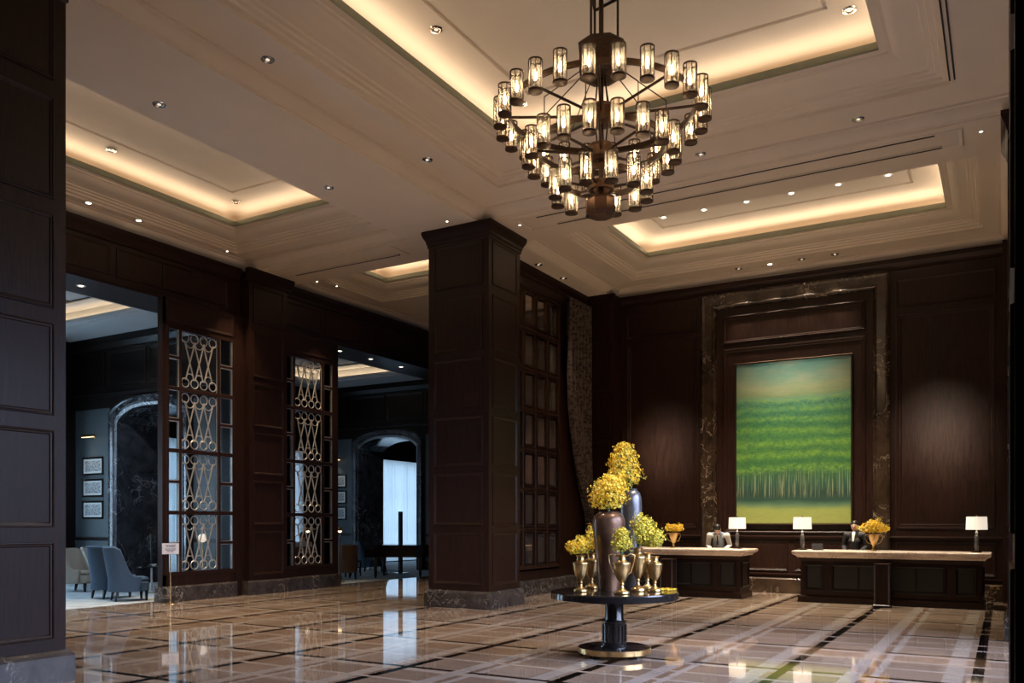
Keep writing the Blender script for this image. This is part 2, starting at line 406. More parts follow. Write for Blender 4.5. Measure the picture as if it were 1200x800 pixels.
tag(w.build('wall_front', M['wood']), 'wood wall behind the camera', 'wall', kind='structure')

# ---- wall with the glazed door and curtain
XS = -9.3
w = MB(); w.box(XS-.35, XS, 14.6, 15.9, 0, 8.6); w.box(XS-.35, XS, 18.32, YB+.2, 0, 8.6); w.box(XS-.35, XS, 15.9, 18.32, 0, .55); w.box(XS-.35, XS, 15.9, 18.32, 6.95, 8.6)
w.box(XS-.35, XS-.28, 15.9, 18.32, .55, 6.95)
w.box(XS, -8.5, 19.77, YB, 0, 7.39)
for b0, b1 in ROWS: panel(w, on_y(19.77), -9.2, -8.6, b0, b1, .06)
ws = tag(w.build('wall_side', M['wood']), 'mahogany wall with the glazed door, between the pillar and the desks', 'wall', kind='structure')
cr = MB(); rail(cr, on_x(XS), 14.6, 19.9, [(7.16,0),(7.17,.04),(7.22,.05),(7.30,.12),(7.33,.13),(7.39,.14),(7.39,0)])
rail(cr, on_y(19.77), -9.3, -8.45, [(7.16,0),(7.17,.04),(7.22,.05),(7.39,.10),(7.39,0)]); cr.build('crown', M['wood_h'], ws)
b = MB(); rail(b, on_x(XS), 14.9, 19.75, [(0,0),(0,.05),(.31,.05),(.35,.02),(.35,0)]); rail(b, on_y(19.77), -9.3, -8.46, [(0,0),(0,.05),(.31,.05),(.35,.02),(.35,0)]); rail(b, on_x(-8.5), 19.75, 20.28, [(0,0),(0,.05),(.31,.05),(.35,.02),(.35,0)])
tag(b.build('baseboard_side', M['marble_base']), 'grey veined marble skirting under the glazed door', 'baseboard', kind='structure')
# glazed door: frame, muntins, bevelled panes
gd = thing('window_1', 'tall dark glazed door of small bevelled panes behind the pillar', 'window', (XS, 15.95, .6)); gd['kind'] = 'structure'
fr = MB(); W, Hh = 2.32, 6.3; nc, nr = 4, 7
fr.loops([[(x,o,o),(x,W-o,o),(x,W-o,Hh-o),(x,o,Hh-o)] for o, x in ((0,-.1),(0,.05),(.03,.06),(.06,.05),(.07,.0),(.07,-.12))])
for i in range(1, nc): y = W*i/nc; fr.loops([[(-.1,y-.045,.05),(.0,y-.045,.05),(.025,y-.015,.05),(.025,y+.015,.05),(.0,y+.045,.05),(-.1,y+.045,.05)],[(-.1,y-.045,Hh-.05),(.0,y-.045,Hh-.05),(.025,y-.015,Hh-.05),(.025,y+.015,Hh-.05),(.0,y+.045,Hh-.05),(-.1,y+.045,Hh-.05)]])
for i in range(1, nr): z = Hh*i/nr; fr.loops([[(-.1,.05,z-.06),(.0,.05,z-.06),(.03,.05,z-.02),(.03,.05,z+.02),(.0,.05,z+.06),(-.1,.05,z+.06)],[(-.1,W-.05,z-.06),(.0,W-.05,z-.06),(.03,W-.05,z-.02),(.03,W-.05,z+.02),(.0,W-.05,z+.06),(-.1,W-.05,z+.06)]])
fr.build('frame', M['wood'], gd)
for i in range(nc):
    for j in range(nr):
        y0, y1, z0, z1 = W*i/nc+.06, W*(i+1)/nc-.06, Hh*j/nr+.075, Hh*(j+1)/nr-.075
        p = MB(); p.loops([[(x,y0+o,z0+o),(x,y1-o,z0+o),(x,y1-o,z1-o),(x,y0+o,z1-o)] for o, x in ((-.02,-.07),(.0,-.062),(.055,-.015))], True, False, True); p.build('pane', M['mirror_glass'], gd)
        e = MB(); e.loops([[(x,y0+o,z0+o),(x,y1-o,z0+o),(x,y1-o,z1-o),(x,y0+o,z1-o)] for o, x in ((-.012,-.015),(-.012,.03),(.006,.03),(.010,-.03))]); e.build('bead', M['bronze_lit'], gd)  # added metal rim, stands in for bright reflections along the pane edges

# ---- left wall
XL = -15.1
w = MB()
w.box(-16.3, XL, 3, 22.4, 6.3, 8.6)                 # header bulkhead
w.box(-15.4, XL, 3, 7.6, 0, 6.3)
w.box(-15.10, -14.95, 11.49, 11.58, .3, 6.3)         # jamb by opening
w.box(-15.35, -14.95, 13.38, 13.66, .0, 6.3); w.box(-15.1,-14.95,11.5,13.4,5.74,6.3); w.box(-15.1,-14.95,11.5,13.4,.3,.56)
w.box(-15.45, -14.8, 13.66, 14.84, 0, 7.2)          # pier
w.box(-15.1,-14.95,14.84,16.66,5.74,6.3); w.box(-15.1,-14.95,14.84,16.66,.3,.54); w.box(-15.1,-14.95,16.64,16.80,.3,6.3)
w.box(-15.4, XL, 21.7, 31.4, 0, 6.3)
for b0, b1 in ROWS: panel(w, on_x(-14.8), 13.78, 14.72, b0, b1)
y = 4.6
while y < 21.5:
    if not (13.0 < y+.95 < 15.4): panel(w, on_x(XL), y, y+1.85, 6.47, 7.05)
    y += 1.98
panel(w, on_x(XL), 11.6, 13.3, 6.47, 7.05)
panel(w, on_x(-14.95), 11.56, 13.34, 5.8, 6.25, .06); panel(w, on_x(-14.95), 14.9, 16.6, 5.8, 6.25, .06)
wl = tag(w.build('wall_left', M['wood']), 'mahogany panelled wall on the lounge side with two wide openings', 'wall', kind='structure')
cr = MB(); P_ = [(7.12,0),(7.13,.04),(7.19,.05),(7.30,.13),(7.33,.14),(7.39,.15),(7.39,0)]
rail(cr, on_x(XL), 3, 13.6, P_); rail(cr, on_x(XL), 14.9, 22.3, P_); rail(cr, on_x(-14.8), 13.55, 14.95, P_)
rail(cr, on_x(XL), 3, 22.3, [(6.28,0),(6.28,.03),(6.34,.04),(6.36,0)]); cr.build('crown', M['wood_h'], wl)
b = MB()
rail(b, on_x(-14.95), 11.47, 13.42, [(0,-.24),(0,.05),(.29,.05),(.33,.02),(.33,-.22)]); rail(b, on_x(-14.8), 13.6, 14.9, [(0,-.6),(0,.05),(.29,.05),(.33,.02),(.33,-.6)])
rail(b, on_x(-14.95), 14.9, 16.86, [(0,-.4),(0,.05),(.29,.05),(.33,.02),(.33,-.38)])
tag(b.build('baseboard_left', M['marble_base']), 'grey marble skirting under the two lattice screens', 'baseboard', kind='structure')
w = MB(); w.box(-15.4, -9.3, 22.3, 22.6, 0, 8.6); tag(w.build('wall_far', M['wood']), 'mahogany end wall beyond the pillar', 'wall', kind='structure')

# ---- ceiling
def arc(n=6): return [(math.sin(PI/2*i/n), 1-math.cos(PI/2*i/n)) for i in range(n+1)]
CROWN = [(0,0),(.0,.03),(.03,.035),(.035,.05),(.075,.075),(.12,.12),(.15,.16),(.155,.175),(.20,.18),(.205,.21)]
MOULD = [(1,0),(1,.05),(.93,.055),(.90,.05),(.88,.085),(.80,.09),(.78,.12),(.70,.125),(.68,.15),(.62,.155),(.58,.165),(.46,.18),(.34,.205),(.24,.245),(.19,.27),(.13,.272),(.12,.30),(.0,.302)]
bays = {   # beam edge rect, opening rect, moulding width, diffuser strip
 'main': ((-8.7,.26,4.9,13.83), (-7.0,-1.44,6.67,12.17), .80),
 'left': ((-15.1,-10.5,4.9,13.83), (-14.1,-11.4,6.67,12.62), .62),
 'far':  ((-15.1,-10.5,15.15,22.3), (-13.92,-11.1,16.15,17.5), .62),
 'desk': ((-8.66,.1,15.2,20.3), (-7.28,-1.0,16.35,18.96), .62),
}
ceil = MB(); lip = MB()
def coffer(o, p, mw, deco=True, hide=False):
    (x0,x1,y0,y1), (a0,a1,b0,b1) = o, p
    ls = [rect(x0+d,x1-d,y0+d,y1-d,ZB+h) for d, h in CROWN]
    ls += [rect(a0,a1,b0,b1,ZS+h,mw*q) for q, h in MOULD]
    ceil.loops(ls)
    zl = ZS + .302
    lip.loops([rect(a0,a1,b0,b1,zl), rect(a0,a1,b0,b1,zl+.025,-.012), rect(a0,a1,b0,b1,zl+.03,0), rect(a0,a1,b0,b1,zl+.105,0), rect(a0,a1,b0,b1,zl+.12,0)])
    cz = zl + .12; k = .42
    top = [rect(a0,a1,b0,b1,cz,0), rect(a0,a1,b0,b1,cz,k), rect(a0,a1,b0,b1,cz+.09,k)]
    top += [rect(a0,a1,b0,b1,cz+.09+.21*s_,k-.40*c_) for s_, c_ in arc()[1:]]
    g = -.55
    top += [rect(a0,a1,b0,b1,cz+.30,g), rect(a0,a1,b0,b1,cz+.335,g-.012), rect(a0,a1,b0,b1,cz+.335,g-.05), rect(a0,a1,b0,b1,cz+.312,g-.06)]
    ceil.loops(top, True, False, True)
for o, p, mw in bays.values(): coffer(o, p, mw)
# beam undersides: everything between the bays
def quad_xy(x0, x1, y0, y1, z): ceil.add([(x0,y0,z),(x1,y0,z),(x1,y1,z),(x0,y1,z)], [(0,1,2,3)])
quad_xy(-15.4,1.6,-4.2,4.9,ZB); quad_xy(-15.4,1.6,13.83,15.15,ZB); quad_xy(-10.5,-8.7,4.9,13.83,ZB); quad_xy(-10.5,-8.66,15.15,22.3,ZB)
quad_xy(.26,1.6,4.9,13.83,ZB); quad_xy(-8.66,1.6,15.15,15.2,ZB); quad_xy(.1,1.6,15.2,20.4,ZB)
# raised panels in the cross beam
for x0, x1 in ((-8.05,-.53),(-14.55,-11.0)):
    ceil.loops([rect(x0,x1,13.97,14.62,ZB), rect(x0,x1,13.97,14.62,ZB-.02,-.01), rect(x0,x1,13.97,14.62,ZB-.022,-.03), rect(x0,x1,13.97,14.62,ZB-.006,-.06)])
co = tag(ceil.build('ceiling', M['plaster'], smooth=25), 'white coffered ceiling with lit cove recesses and stepped mouldings', 'ceiling', kind='structure')
lip.build('cove_edge', M['grille'], co)

for x0, x1, n_, lb in ((-7.4,-.83,'', 'long black slot diffuser in the ceiling beam before the reception desks'), (-14.2,-11.2,'', 'black slot diffuser in the ceiling beam over the lounge side')):
    d = MB(); d.box(x0, x1, 14.50, 14.545, ZB-.026, ZB-.002); t = thing('air_vent', lb, 'air vent', ((x0+x1)/2, 14.52, ZB))
    for q in (d,): q.v = [(a-(x0+x1)/2, b_-14.52, c-ZB) for a, b_, c in q.v]
    d.build('slot', M['slot'], t)
    e = MB(); L = (x1-x0)/2
    e.box(-L,L,-.035,-.022,-.024,-.004); e.box(-L,L,.027,.04,-.024,-.004); e.build('trim', M['plaster'], t)
for x0,x1,lb in ((-7.6,-.9,'thin slot diffuser along the near edge of the beam before the desks'),):
    t = thing('air_vent', lb, 'air vent', ((x0+x1)/2, 14.03, ZB)); L=(x1-x0)/2
    d = MB(); d.box(-L,L,-.012,.012,-.026,-.003); d.build('slot', M['slot'], t)
t = thing('air_vent', 'short pair of black slots in the soffit by the tall window wall', 'air vent', (-.62, 11.9, ZS)); d = MB(); d.box(-.03,-.01,-1.6,.95,-.012,.0); d.box(.03,.05,-1.6,.95,-.012,.0); d.build('slot', M['slot'], t)

# ---- downlights
def make_downlight(lit):
    t = thing('downlight', '', 'ceiling light'); 
    a = MB(); a.lathe([(.058,-.004),(.064,-.012),(.085,-.010),(.092,.0)], n=20, cap0=False, cap1=False); a.build('trim_ring', M['white_trim'] if lit else M['chrome'], t, 40)
    c = MB(); c.lathe([(.058,-.004),(.050,.0-.001),(.03,-.002)], n=20, cap0=False, cap1=False)
    c.build('reflector', M['chrome'], t, 40)
    e = MB(); e.lathe([(.046 if lit else .026,-.006),(.02,-.0062),(.0005,-.0064)], n=16, cap0=False, cap1=False); e.build('lens', M['lens'] if lit else M['lens_dim'], t, 40)
    return t
protos = {}
def downlight(x, y, z, lit, label, group=None):
    if lit not in protos:
        protos[lit] = make_downlight(lit); o = protos[lit]; o.location = (x,y,z); tag(o, label, None, group)
        if not group and 'group' in o: del o['group']
        return o
    o = copy_tree(protos[lit], (x,y,z), 0, label)
    if group: o['group'] = group
    elif 'group' in o: del o['group']
    return o
ZT = ZS+.302+.12+.30
for i in range(6): downlight(-6.47+.906*i, 17.78, ZT+.012, True, 'lit downlight in a row inside the bright coffer above the reception desks', 'downlights in the coffer above the desks')
for x, y in ((-6.66,9.44),(-6.66,11.8),(-1.75,11.78),(-1.75,9.44)): downlight(x, y, ZT, False, 'recessed downlight inside the lit main coffer around the chandelier', 'downlights inside the main coffer')
for x, y in ((-8.2,7.88),(-8.2,11.37)): downlight(x, y, ZS, False, 'recessed downlight on the soffit strip left of the main coffer', 'downlights on the strip beside the main coffer')
for x, y in ((-1.87,13.42),(-4.25,13.42)): downlight(x, y, ZS, False, 'recessed downlight on the soffit between the chandelier coffer and the cross beam', 'downlights at the far end of the main bay')
for x, y in ((-10.05,7.67),(-10.03,11.03)): downlight(x, y, ZB, False, 'recessed downlight in the broad beam between the two coffers', 'downlights in the broad beam')
for x, y in ((-13.82,9.55),(-13.82,12.4)): downlight(x, y, ZT-.02, False, 'recessed downlight inside the lit coffer over the lounge side', 'downlights inside the lounge side coffer')
for x, y in ((-14.76,9.74),(-14.76,10.8)): downlight(x, y, ZS, True, 'lit downlight above the opening to the armchairs', 'downlights above the armchair opening')
for i, x in enumerate((-5.4,-4.68,-3.97,-3.26)): downlight(x, 19.92, ZS, i == 1, 'recessed downlight in the row over the painting' if i != 1 else 'only bright lit downlight in the row over the painting', 'downlights over the painting' if i != 1 else None)
for x, y in ((-8.98,16.67),(-8.98,17.9)): downlight(x, y, ZB, False, 'recessed downlight in the ceiling strip above the glazed door', 'downlights above the glazed door')
def pinlight(x, y, z, label, group=None):
    if 'pin' not in protos:
        t = thing('pin_spotlight', label, 'ceiling light', (x,y,z)); a = MB(); a.lathe([(.02,-.004),(.034,-.008),(.04,0)], n=14, cap0=False, cap1=False); a.build('trim_ring', M['white_trim'], t, 40)
        e = MB(); e.lathe([(.022,-.005),(.0005,-.006)], n=12, cap0=False, cap1=False); e.build('lens', M['lens'], t, 40); protos['pin'] = t
    else: t = copy_tree(protos['pin'], (x,y,z), 0, label)
    if group: t['group'] = group
    elif 'group' in t: del t['group']
    return t
pinlight(-14.76,13.0,ZS,'tiny lit spot in the ceiling corner above the first lattice screen')
for x, y in ((-14.7,15.75),(-14.55,16.3)): pinlight(x, y, ZS, 'tiny lit spot in the ceiling above the second lattice screen', 'tiny spots over the second screen')
pinlight(-.30,14.25,ZB,'tiny lit spot at the end of the cross beam by the window wall')
pinlight(-8.1,14.27,ZB,'tiny lit spot in the beam just beside the free-standing pillar cornice')
pinlight(-9.2,13.4,ZB,'tiny lit spot in the beam in front of the free-standing pillar cornice')

# ================================================================== LOUNGE
XO = -22.1
def lounge_wall(y, name, label):
    w = MB(); cx = -18.95; ho = 1.3; zs, zc = 4.30, 4.68; D = 1.35
    # wall with a segmental arch opening
    w.box(XO-.3, cx-ho, y, y+D, 0, 6.6); w.box(cx+ho, -15.35, y, y+D, 0, 6.6)
    N = 16; top = []
    for i in range(N+1):
        a = -1 + 2*i/N; top.append((cx+ho*a, zs + (zc-zs)*max(0, 1-abs(a)**2.6)**.8))
    for i in range(N):
        (xa, za), (xb, zb) = top[i], top[i+1]
        w.add([(xa,y,za),(xb,y,zb),(xb,y,6.6),(xa,y,6.6),(xa,y+D,za),(xb,y+D,zb),(xb,y+D,6.6),(xa,y+D,6.6)], [(0,1,2,3),(5,4,7,6),(4,5,1,0)])
    mpz = on_y(y)
    for a0, a1 in ((XO+.1, -20.8), (-20.7,-19.1), (-19.0,-17.4), (-17.3,-15.5)): panel(w, mpz, a0, a1, 5.25, 6.2, .08)
    rail(w, mpz, XO, -20.55, [(1.18,0),(1.19,.03),(1.24,.035),(1.25,0)])
    rail(w, mpz, XO, -15.4, [(6.25,0),(6.27,.05),(6.4,.14),(6.57,.16),(6.57,0)]); rail(w, mpz, XO, -15.4, [(4.98,0),(5.0,.04),(5.08,.05),(5.1,0)])
    o = tag(w.build(name, M['darkwood']), label, 'wall', kind='structure')
    # painted field behind the pictures
    p = MB(); p.box(XO+.02, -20.62, y-.012, y, 1.26, 4.7); p.box(XO+.02, -20.62, y-.012, y, .3, 1.16); p.box(-17.3, -15.5, y-.012, y, 1.26, 4.7); p.box(-17.3, -15.5, y-.012, y, .3, 1.16); p.build('painted_panel', M['lounge_wall'], o)
    # marble arch surround
    s = MB(); ls = []
    for off, h in ((-.014,-D-.005),(-.014,.05),(.05,.08),(.09,.06),(.11,.10),(.19,.11),(.21,.13),(.24,.13),(.26,0)):
        l = [(cx-ho-off, y-h, 0)] + [(cx+(xx-cx)*(ho+off)/ho, y-h, zz+off*1.0) for xx, zz in top] + [(cx+ho+off, y-h, 0)]
        ls.append(l)
    s.loops(ls, False); s.build('arch_surround', M['marble_dark'], o, 30)
    return o
lounge_wall(14.2, 'wall_lounge_near', 'dark panelled lounge wall with a black marble arch behind the blue armchairs')
lounge_wall(23.9, 'wall_lounge_far', 'dark panelled lounge wall with a black marble arch behind the piano')
WIN = [(7.2,9.2),(10.8,12.8),(15.85,17.62),(19.9,22.7),(26.6,30.4)]
w = MB(); ys = [3]
for a, c in WIN: ys += [a, c]
ys.append(31.4)
for i in range(0, len(ys), 2): w.box(XO-.3, XO, ys[i], ys[i+1], 0, 6.6)
for a, c in WIN: w.box(XO-.3, XO, a, c, 4.15, 6.6); w.box(XO-.3, XO, a, c, 0, .12)
tag(w.build('wall_lounge_outer', M['darkwood']), 'dark outer lounge wall with tall curtained windows', 'wall', kind='structure')
w = MB(); w.box(XO-.3, XL, 31.0, 31.4, 0, 6.6); w.box(XO-.3, XL, 3, 3.3, 0, 6.6)
tag(w.build('wall_lounge_end', M['darkwood']), 'dark end walls of the lounge', 'wall', kind='structure')
for k, (a, c) in enumerate(WIN):
    f = MB()
    for i in range(4): y = a+(c-a)*i/3; f.box(XO-.2,XO-.14,y-.03,y+.03,.12,4.15)
    for z in (.15,1.5,2.85,4.12): f.box(XO-.19,XO-.15,a,c,z-.03,z+.03)
    nm = ['nearest','second','third','fourth','last'][k]
    tag(f.build('window_%d' % (k+8), M['darkwood']), nm + ' tall window of the lounge outer wall', 'window', kind='structure')
    s = MB(); n = int((c-a)*36); ls = []
    R1 = random.Random(k); ph = [R1.uniform(-.5,.5) for _ in range(n+1)]
    for z in (.06,1.2,2.6,3.7,4.22):
        ls.append([(XO+.16+.06*math.sin(i*1.3+ph[i]*.8)*(1 if z < 4 else .6), a-.1+(c-a+.2)*i/n, z) for i in range(n+1)])
    s.loops(ls, False)
    tag(s.build('sheer_curtain', M['sheer'], smooth=60), ['sheer white curtain over the nearest lounge window','sheer white curtain on the second lounge window','sheer white curtain glowing through the first lattice screen','sheer white curtain glowing through the second lattice screen','wide sheer white curtain glowing through the arch behind the piano'][k], 'curtain')
# heavy side drapes by the last window and corner
# lounge ceiling with coffers
lc = MB(); lt = MB()
def lcoffer(x0, x1, y0, y1, z=6.57):
    lc.loops([rect(x0,x1,y0,y1,z), rect(x0,x1,y0,y1,z+.04,-.02), rect(x0,x1,y0,y1,z+.05,-.12), rect(x0,x1,y0,y1,z+.12,-.14), rect(x0,x1,y0,y1,z+.13,.18), rect(x0,x1,y0,y1,z+.42,.18), rect(x0,x1,y0,y1,z+.44,-.35)], True, False, True)
    zz = z+.44; xa, xb, ya, yb = x0+.45, x1-.45, y0+.45, y1-.45; w_ = .028
    def bar(p, q, r, s_): lt.box(p, q, r, s_, zz-.035, zz-.001)
    nx, ny = 5, max(5, int((yb-ya)/.75)); R2 = random.Random(3)
    for i in range(nx+1):
        x = xa+(xb-xa)*i/nx
        for j in range(ny):
            if i in (0,nx) or (i+j) % 3: y = ya+(yb-ya)*j/ny; bar(x-w_, x+w_, y, y+(yb-ya)/ny)
    for j in range(ny+1):
        y = ya+(yb-ya)*j/ny
        for i in range(nx):
            if j in (0,ny) or (i+2*j) % 3: x = xa+(xb-xa)*i/nx; bar(x, x+(xb-xa)/nx, y-w_, y+w_)
LC = [(-21.3,-17.3,6.2,12.9), (-21.3,-17.3,16.0,22.6)]
xs0, xs1 = XO-.3, -16.3
def lq(x0,x1,y0,y1): lc.add([(x0,y0,6.57),(x1,y0,6.57),(x1,y1,6.57),(x0,y1,6.57)], [(0,1,2,3)])
for q in LC: lcoffer(*q)
lq(xs0,-21.3,3,31.4); lq(-17.3,xs1,3,31.4); lq(-21.3,-17.3,3,6.2); lq(-21.3,-17.3,12.9,16.0); lq(-21.3,-17.3,22.6,31.4); lq(xs1,XL,22.3,31.4)
o = tag(lc.build('ceiling_lounge', M['plaster_blue'], smooth=25), 'pale lounge ceiling with lit coffers and a fretwork pattern', 'ceiling', kind='structure')
lt.build('fretwork', M['darkwood'], o)
# downlights in the header over the openings
protos_h = []
for y in (10.2,8.4): downlight(-15.7, y, 6.30, True, 'lit downlight under the dark header over the armchair opening', 'downlights under the first header')
for y in (17.6,18.9,20.3): downlight(-15.6, y, 6.30, True, 'lit downlight in the row under the dark header before the piano', 'downlights under the second header')

# ---- lattice screens
def screen(y0, y1, z0, z1, la, lb, label):
    t = thing('lattice_screen', label, 'screen', (-14.99, y0, z0)); W, Hh = y1-y0, z1-z0
    fr = MB()
    def bx(a0, a1, b0, b1, d=.05): fr.box(-d, d, a0, a1, b0, b1)
    bx(0,.06,0,Hh); bx(W-.06,W,0,Hh); bx(.06,W-.06,0,.06); bx(.06,W-.06,Hh-.06,Hh)
    bx(la-.06,la,.06,Hh-.06); bx(lb,lb+.06,.06,Hh-.06)
    for k in range(1,4): z = Hh*k/4; bx(.06,W-.06,z-.04,z+.04,.045)
    for k in (1,3,5,7):
        z = Hh*k/8; bx(.06,la-.06,z-.025,z+.025,.04); bx(lb+.06,W-.06,z-.025,z+.025,.04)
    fr.build('frame', M['wood'], t, bevel=.006)
    for a0, a1 in ((.06,la-.06),(lb+.06,W-.06)):
        for k in range(8):
            b0, b1 = Hh*k/8+.03, Hh*(k+1)/8-.03
            g = MB(); g.box(-.006,.006,a0,a1,b0,b1); g.build('pane', M['glass'], t)
            e = MB(); e.loops([[(x,a0+o_,b0+o_),(x,a1-o_,b0+o_),(x,a1-o_,b1-o_),(x,a0+o_,b1-o_)] for o_, x in ((.0,-.02),(.0,.036),(.012,.036),(.012,-.02))])
            e.build('bead', M['nickel'], t)
    lw = lb-la; st = lw/4
    for k in range(4):
        b0, b1 = Hh*k/4+(.05 if k else .07), Hh*(k+1)/4-(.05 if k < 3 else .07); p = MB(); rr = st*.47
        for j in range(4):
            yc = la+st*(j+.5)
            for zc in (b0+rr, b1-rr): p.torus((0,yc,zc), rr-.018, .013, 'x', 22, 6)
            for zc, sg in ((b0+rr*2.15,1),(b1-rr*2.15,-1)):
                if j < 3: p.torus((0,yc+st/2,zc-sg*rr*.25), rr-.016, .010, 'x', 18, 6, 0 if sg > 0 else PI, PI if sg > 0 else 2*PI)
            for dj in (-1,1):
                if 0 <= j+dj < 4:
                    p.tube([(.016*dj,yc,b0+2*rr-.05),(.016*dj,yc+st*dj,b1-2*rr+.05)], .0155, 6)
        p.tube([(0,la+.008,b0),(0,la+.008,b1)], .01, 6); p.tube([(0,lb-.008,b0),(0,lb-.008,b1)], .01, 6)
        p.build('lattice_panel', M['nickel'], t, 40)
    return t
screen(11.58,13.38,.56,5.74,.38,1.34,'tall glazed screen with metal ring and crossbar lattice, by the blue armchairs')
screen(14.84,16.64,.54,5.74,.42,1.38,'tall glazed screen with metal ring and crossbar lattice, nearer the piano')

# ---- pictures, picture lights
def picture(x, y, z, label, group=None):
    t = thing('framed_picture', label, 'picture', (x, y, z)); a, b = .45, .245
    f = MB(); f.loops([[(-a+o,-h,-b+o),(a-o,-h,-b+o),(a-o,-h,b-o),(-a+o,-h,b-o)] for o, h in ((0,0),(0,.03),(.01,.035),(.05,.025),(.055,.012))], True, True); f.build('frame', M['black'], t)
    f = MB(); f.add([(-a+.05,-.013,-b+.05),(a-.05,-.013,-b+.05),(a-.05,-.013,b-.05),(-a+.05,-.013,b-.05)], [(0,1,2,3)]); f.build('mount', M['picture_mat'], t)
    f = MB(); f.box(-a+.11,a-.11,-.018,-.014,-b+.10,b-.10); f.build('print', M['etching'], t)
for y, lb in ((14.188,'behind the armchairs'),(23.888,'on the far lounge wall')):
    for z, q in ((3.17,'top'),(2.58,'middle'),(1.99,'lowest')): picture(-21.30, y, z, '%s of three black-framed prints hung %s' % (q, lb))
    t = thing('picture_light', 'lit brass picture light above the prints %s' % lb, 'lamp', (-21.25, y, 3.95))
    p = MB(); p.tube([(0,0,0),(0,-.09,.04),(0,-.17,.03)], .012, 8); p.build('arm', M['brass'], t, 40)
    p = MB(); p.tube([(-.27,-.19,.02),(.27,-.19,.02)], .035, 10); p.build('shade', M['brass'], t, 40)
    p = MB(); p.box(-.25,.25,-.21,-.17,-.022,-.012); p.build('bulb', M['led'], t)
    p = MB(); p.lathe([(.05,0),(.05,.015),(.02,.02)], n=12); 
    p.v = [(a, -c, b) for a, b, c in p.v]; p.build('backplate', M['brass'], t)

# ---- armchairs
def wing_chair(loc, rz, fab, label, group=None, h=1.12):
    t = thing('wingback_armchair', label, 'armchair', loc, rz, group)     # faces +x locally
    s = MB(); s.box(-.27,.36,-.27,.27,.20,.40); so = s.build('seat_base', fab, t, bevel=.03)
    s = MB(); s.box(-.20,.37,-.25,.25,.40,.50); s.build('seat_cushion', fab, t, 40, .045)
    b = MB(); ls = []
    prof = []
    for i in range(13):      # horseshoe plan
        a = PI/2 + PI*i/12
        prof.append((math.cos(a)*.34, math.sin(a)*.34))
    plan = [(.20,.31),(.07,.32),(.02,.325),(-.03,.33),(-.09,.335)] + [(x-.06, y) for x, y in prof] + [(-.09,-.335),(-.03,-.33),(.02,-.325),(.07,-.32),(.20,-.31)]
    def zf(x): return h if x < -.16 else .50+(h-.50)*max(0, (.06-x)/.22)**1.7 if x < .06 else .50
    zt = [zf(x) for x, y in plan]
    lo, li, lti, lto = [], [], [], []
    for (x, y), z in zip(plan, zt):
        r = math.hypot(x if x < 0 else 0, y); k = (r-.075)/r
        xi, yi = (x*k if x < 0 else x), y*k
        tilt = (z-.2)*.11*max(0,min(1,(.1-x)/.3))
        lo.append((x,y,.20)); lto.append((x-tilt,y*1.02,z)); lti.append((xi-tilt,yi*1.02,z)); li.append((xi,yi,.38))
    b.loops([lo, [(p[0]*.98, p[1]*1.02, .45) for p in lo], lto, [(0.5*(p[0]+q[0]), .5*(p[1]+q[1]), p[2]+.03) for p, q in zip(lto, lti)], lti, li], False)
    n = len(plan)
    for e in (0, n-1): b.add([lo[e], lto[e], lti[e], li[e]], [(0,1,2,3)])
    b.build('backrest', fab, t, 50)
    for x, y in ((-.25,-.22),(-.25,.22),(.31,-.24),(.31,.24)):
        l = MB(); l.loops([rect(x-.028,x+.028,y-.028,y+.028,.21), rect(x-.018+(-.04 if x < 0 else .0),x+.018+(-.04 if x < 0 else .0),y-.018,y+.018,.004)], True, True, True); l.build('leg', M['darkwood'], t)
    return t
wing_chair((-16.02,11.47,.004), 1.15, M['blue_fabric'], 'blue wingback armchair closest to the first lattice screen, seen from behind its side')
wing_chair((-16.90,11.66,.004), 1.5, M['blue_fabric'], 'blue wingback armchair standing just behind the other blue one')
wing_chair((-19.2,12.45,.004), .35, M['beige_fabric'], 'beige armchair under the framed prints, the nearer of the pale pair', h=1.0)
wing_chair((-19.75,13.35,.004), .35, M['beige_fabric'], 'beige armchair in the corner under the framed prints, farther of the pale pair', h=1.0)
wing_chair((-16.6,18.95,.004), 2.6, M['tan_fabric'], 'brown leather armchair seen through the edge of the second lattice screen', h=.98)
wing_chair((-16.15,16.75,.004), 2.2, M['tan_fabric'], 'brown leather armchair with the seated person', h=.98)
wing_chair((-18.1,21.9,.004), .3, M['blue_fabric'], 'dark blue armchair by the reading lamp near the far lounge arch', h=1.0)

# side table with lamp
t = thing('side_table', 'small round metal side table beside the blue armchairs', 'table', (-17.3,13.0,.004))
p = MB(); p.lathe([(.0005,.60),(.30,.60),(.31,.61),(.31,.625),(.30,.63),(.0005,.63)], n=28); p.build('tabletop', M['black'], t, 30)
p = MB(); p.lathe([(.2,0),(.2,.02),(.03,.04),(.022,.06),(.022,.6)], n=16); p.build('pedestal', M['nickel'], t, 30)
t = thing('candle_stand', 'tall dark ornamental candelabrum on the small round side table', 'ornament', (-17.3,13.0,.634))
p = MB(); p.lathe([(.08,0),(.08,.02),(.03,.05),(.02,.1),(.035,.16),(.02,.22),(.03,.3),(.018,.4),(.03,.5),(.02,.62),(.04,.7),(.03,.74)], n=14); p.build('stem', M['iron'], t, 40)
for s_ in (-1,1):
    p = MB(); p.tube([(0,0,.42),(s_*.08,0,.40),(s_*.13,0,.47),(s_*.13,0,.55)], .01, 6); p.lathe([(.03,.55),(.035,.57),(.012,.58),(.012,.70)], (s_*.13,0,0), 10); p.build('branch', M['iron'], t, 40)
t = thing('white_bowl', 'small white bowl on the edge of the side table', 'bowl', (-17.1,12.9,.634)); p = MB(); p.lathe([(.03,0),(.035,.01),(.07,.05),(.066,.05),(.03,.015)], n=16); p.build('bowl', M['shirt'], t, 40)

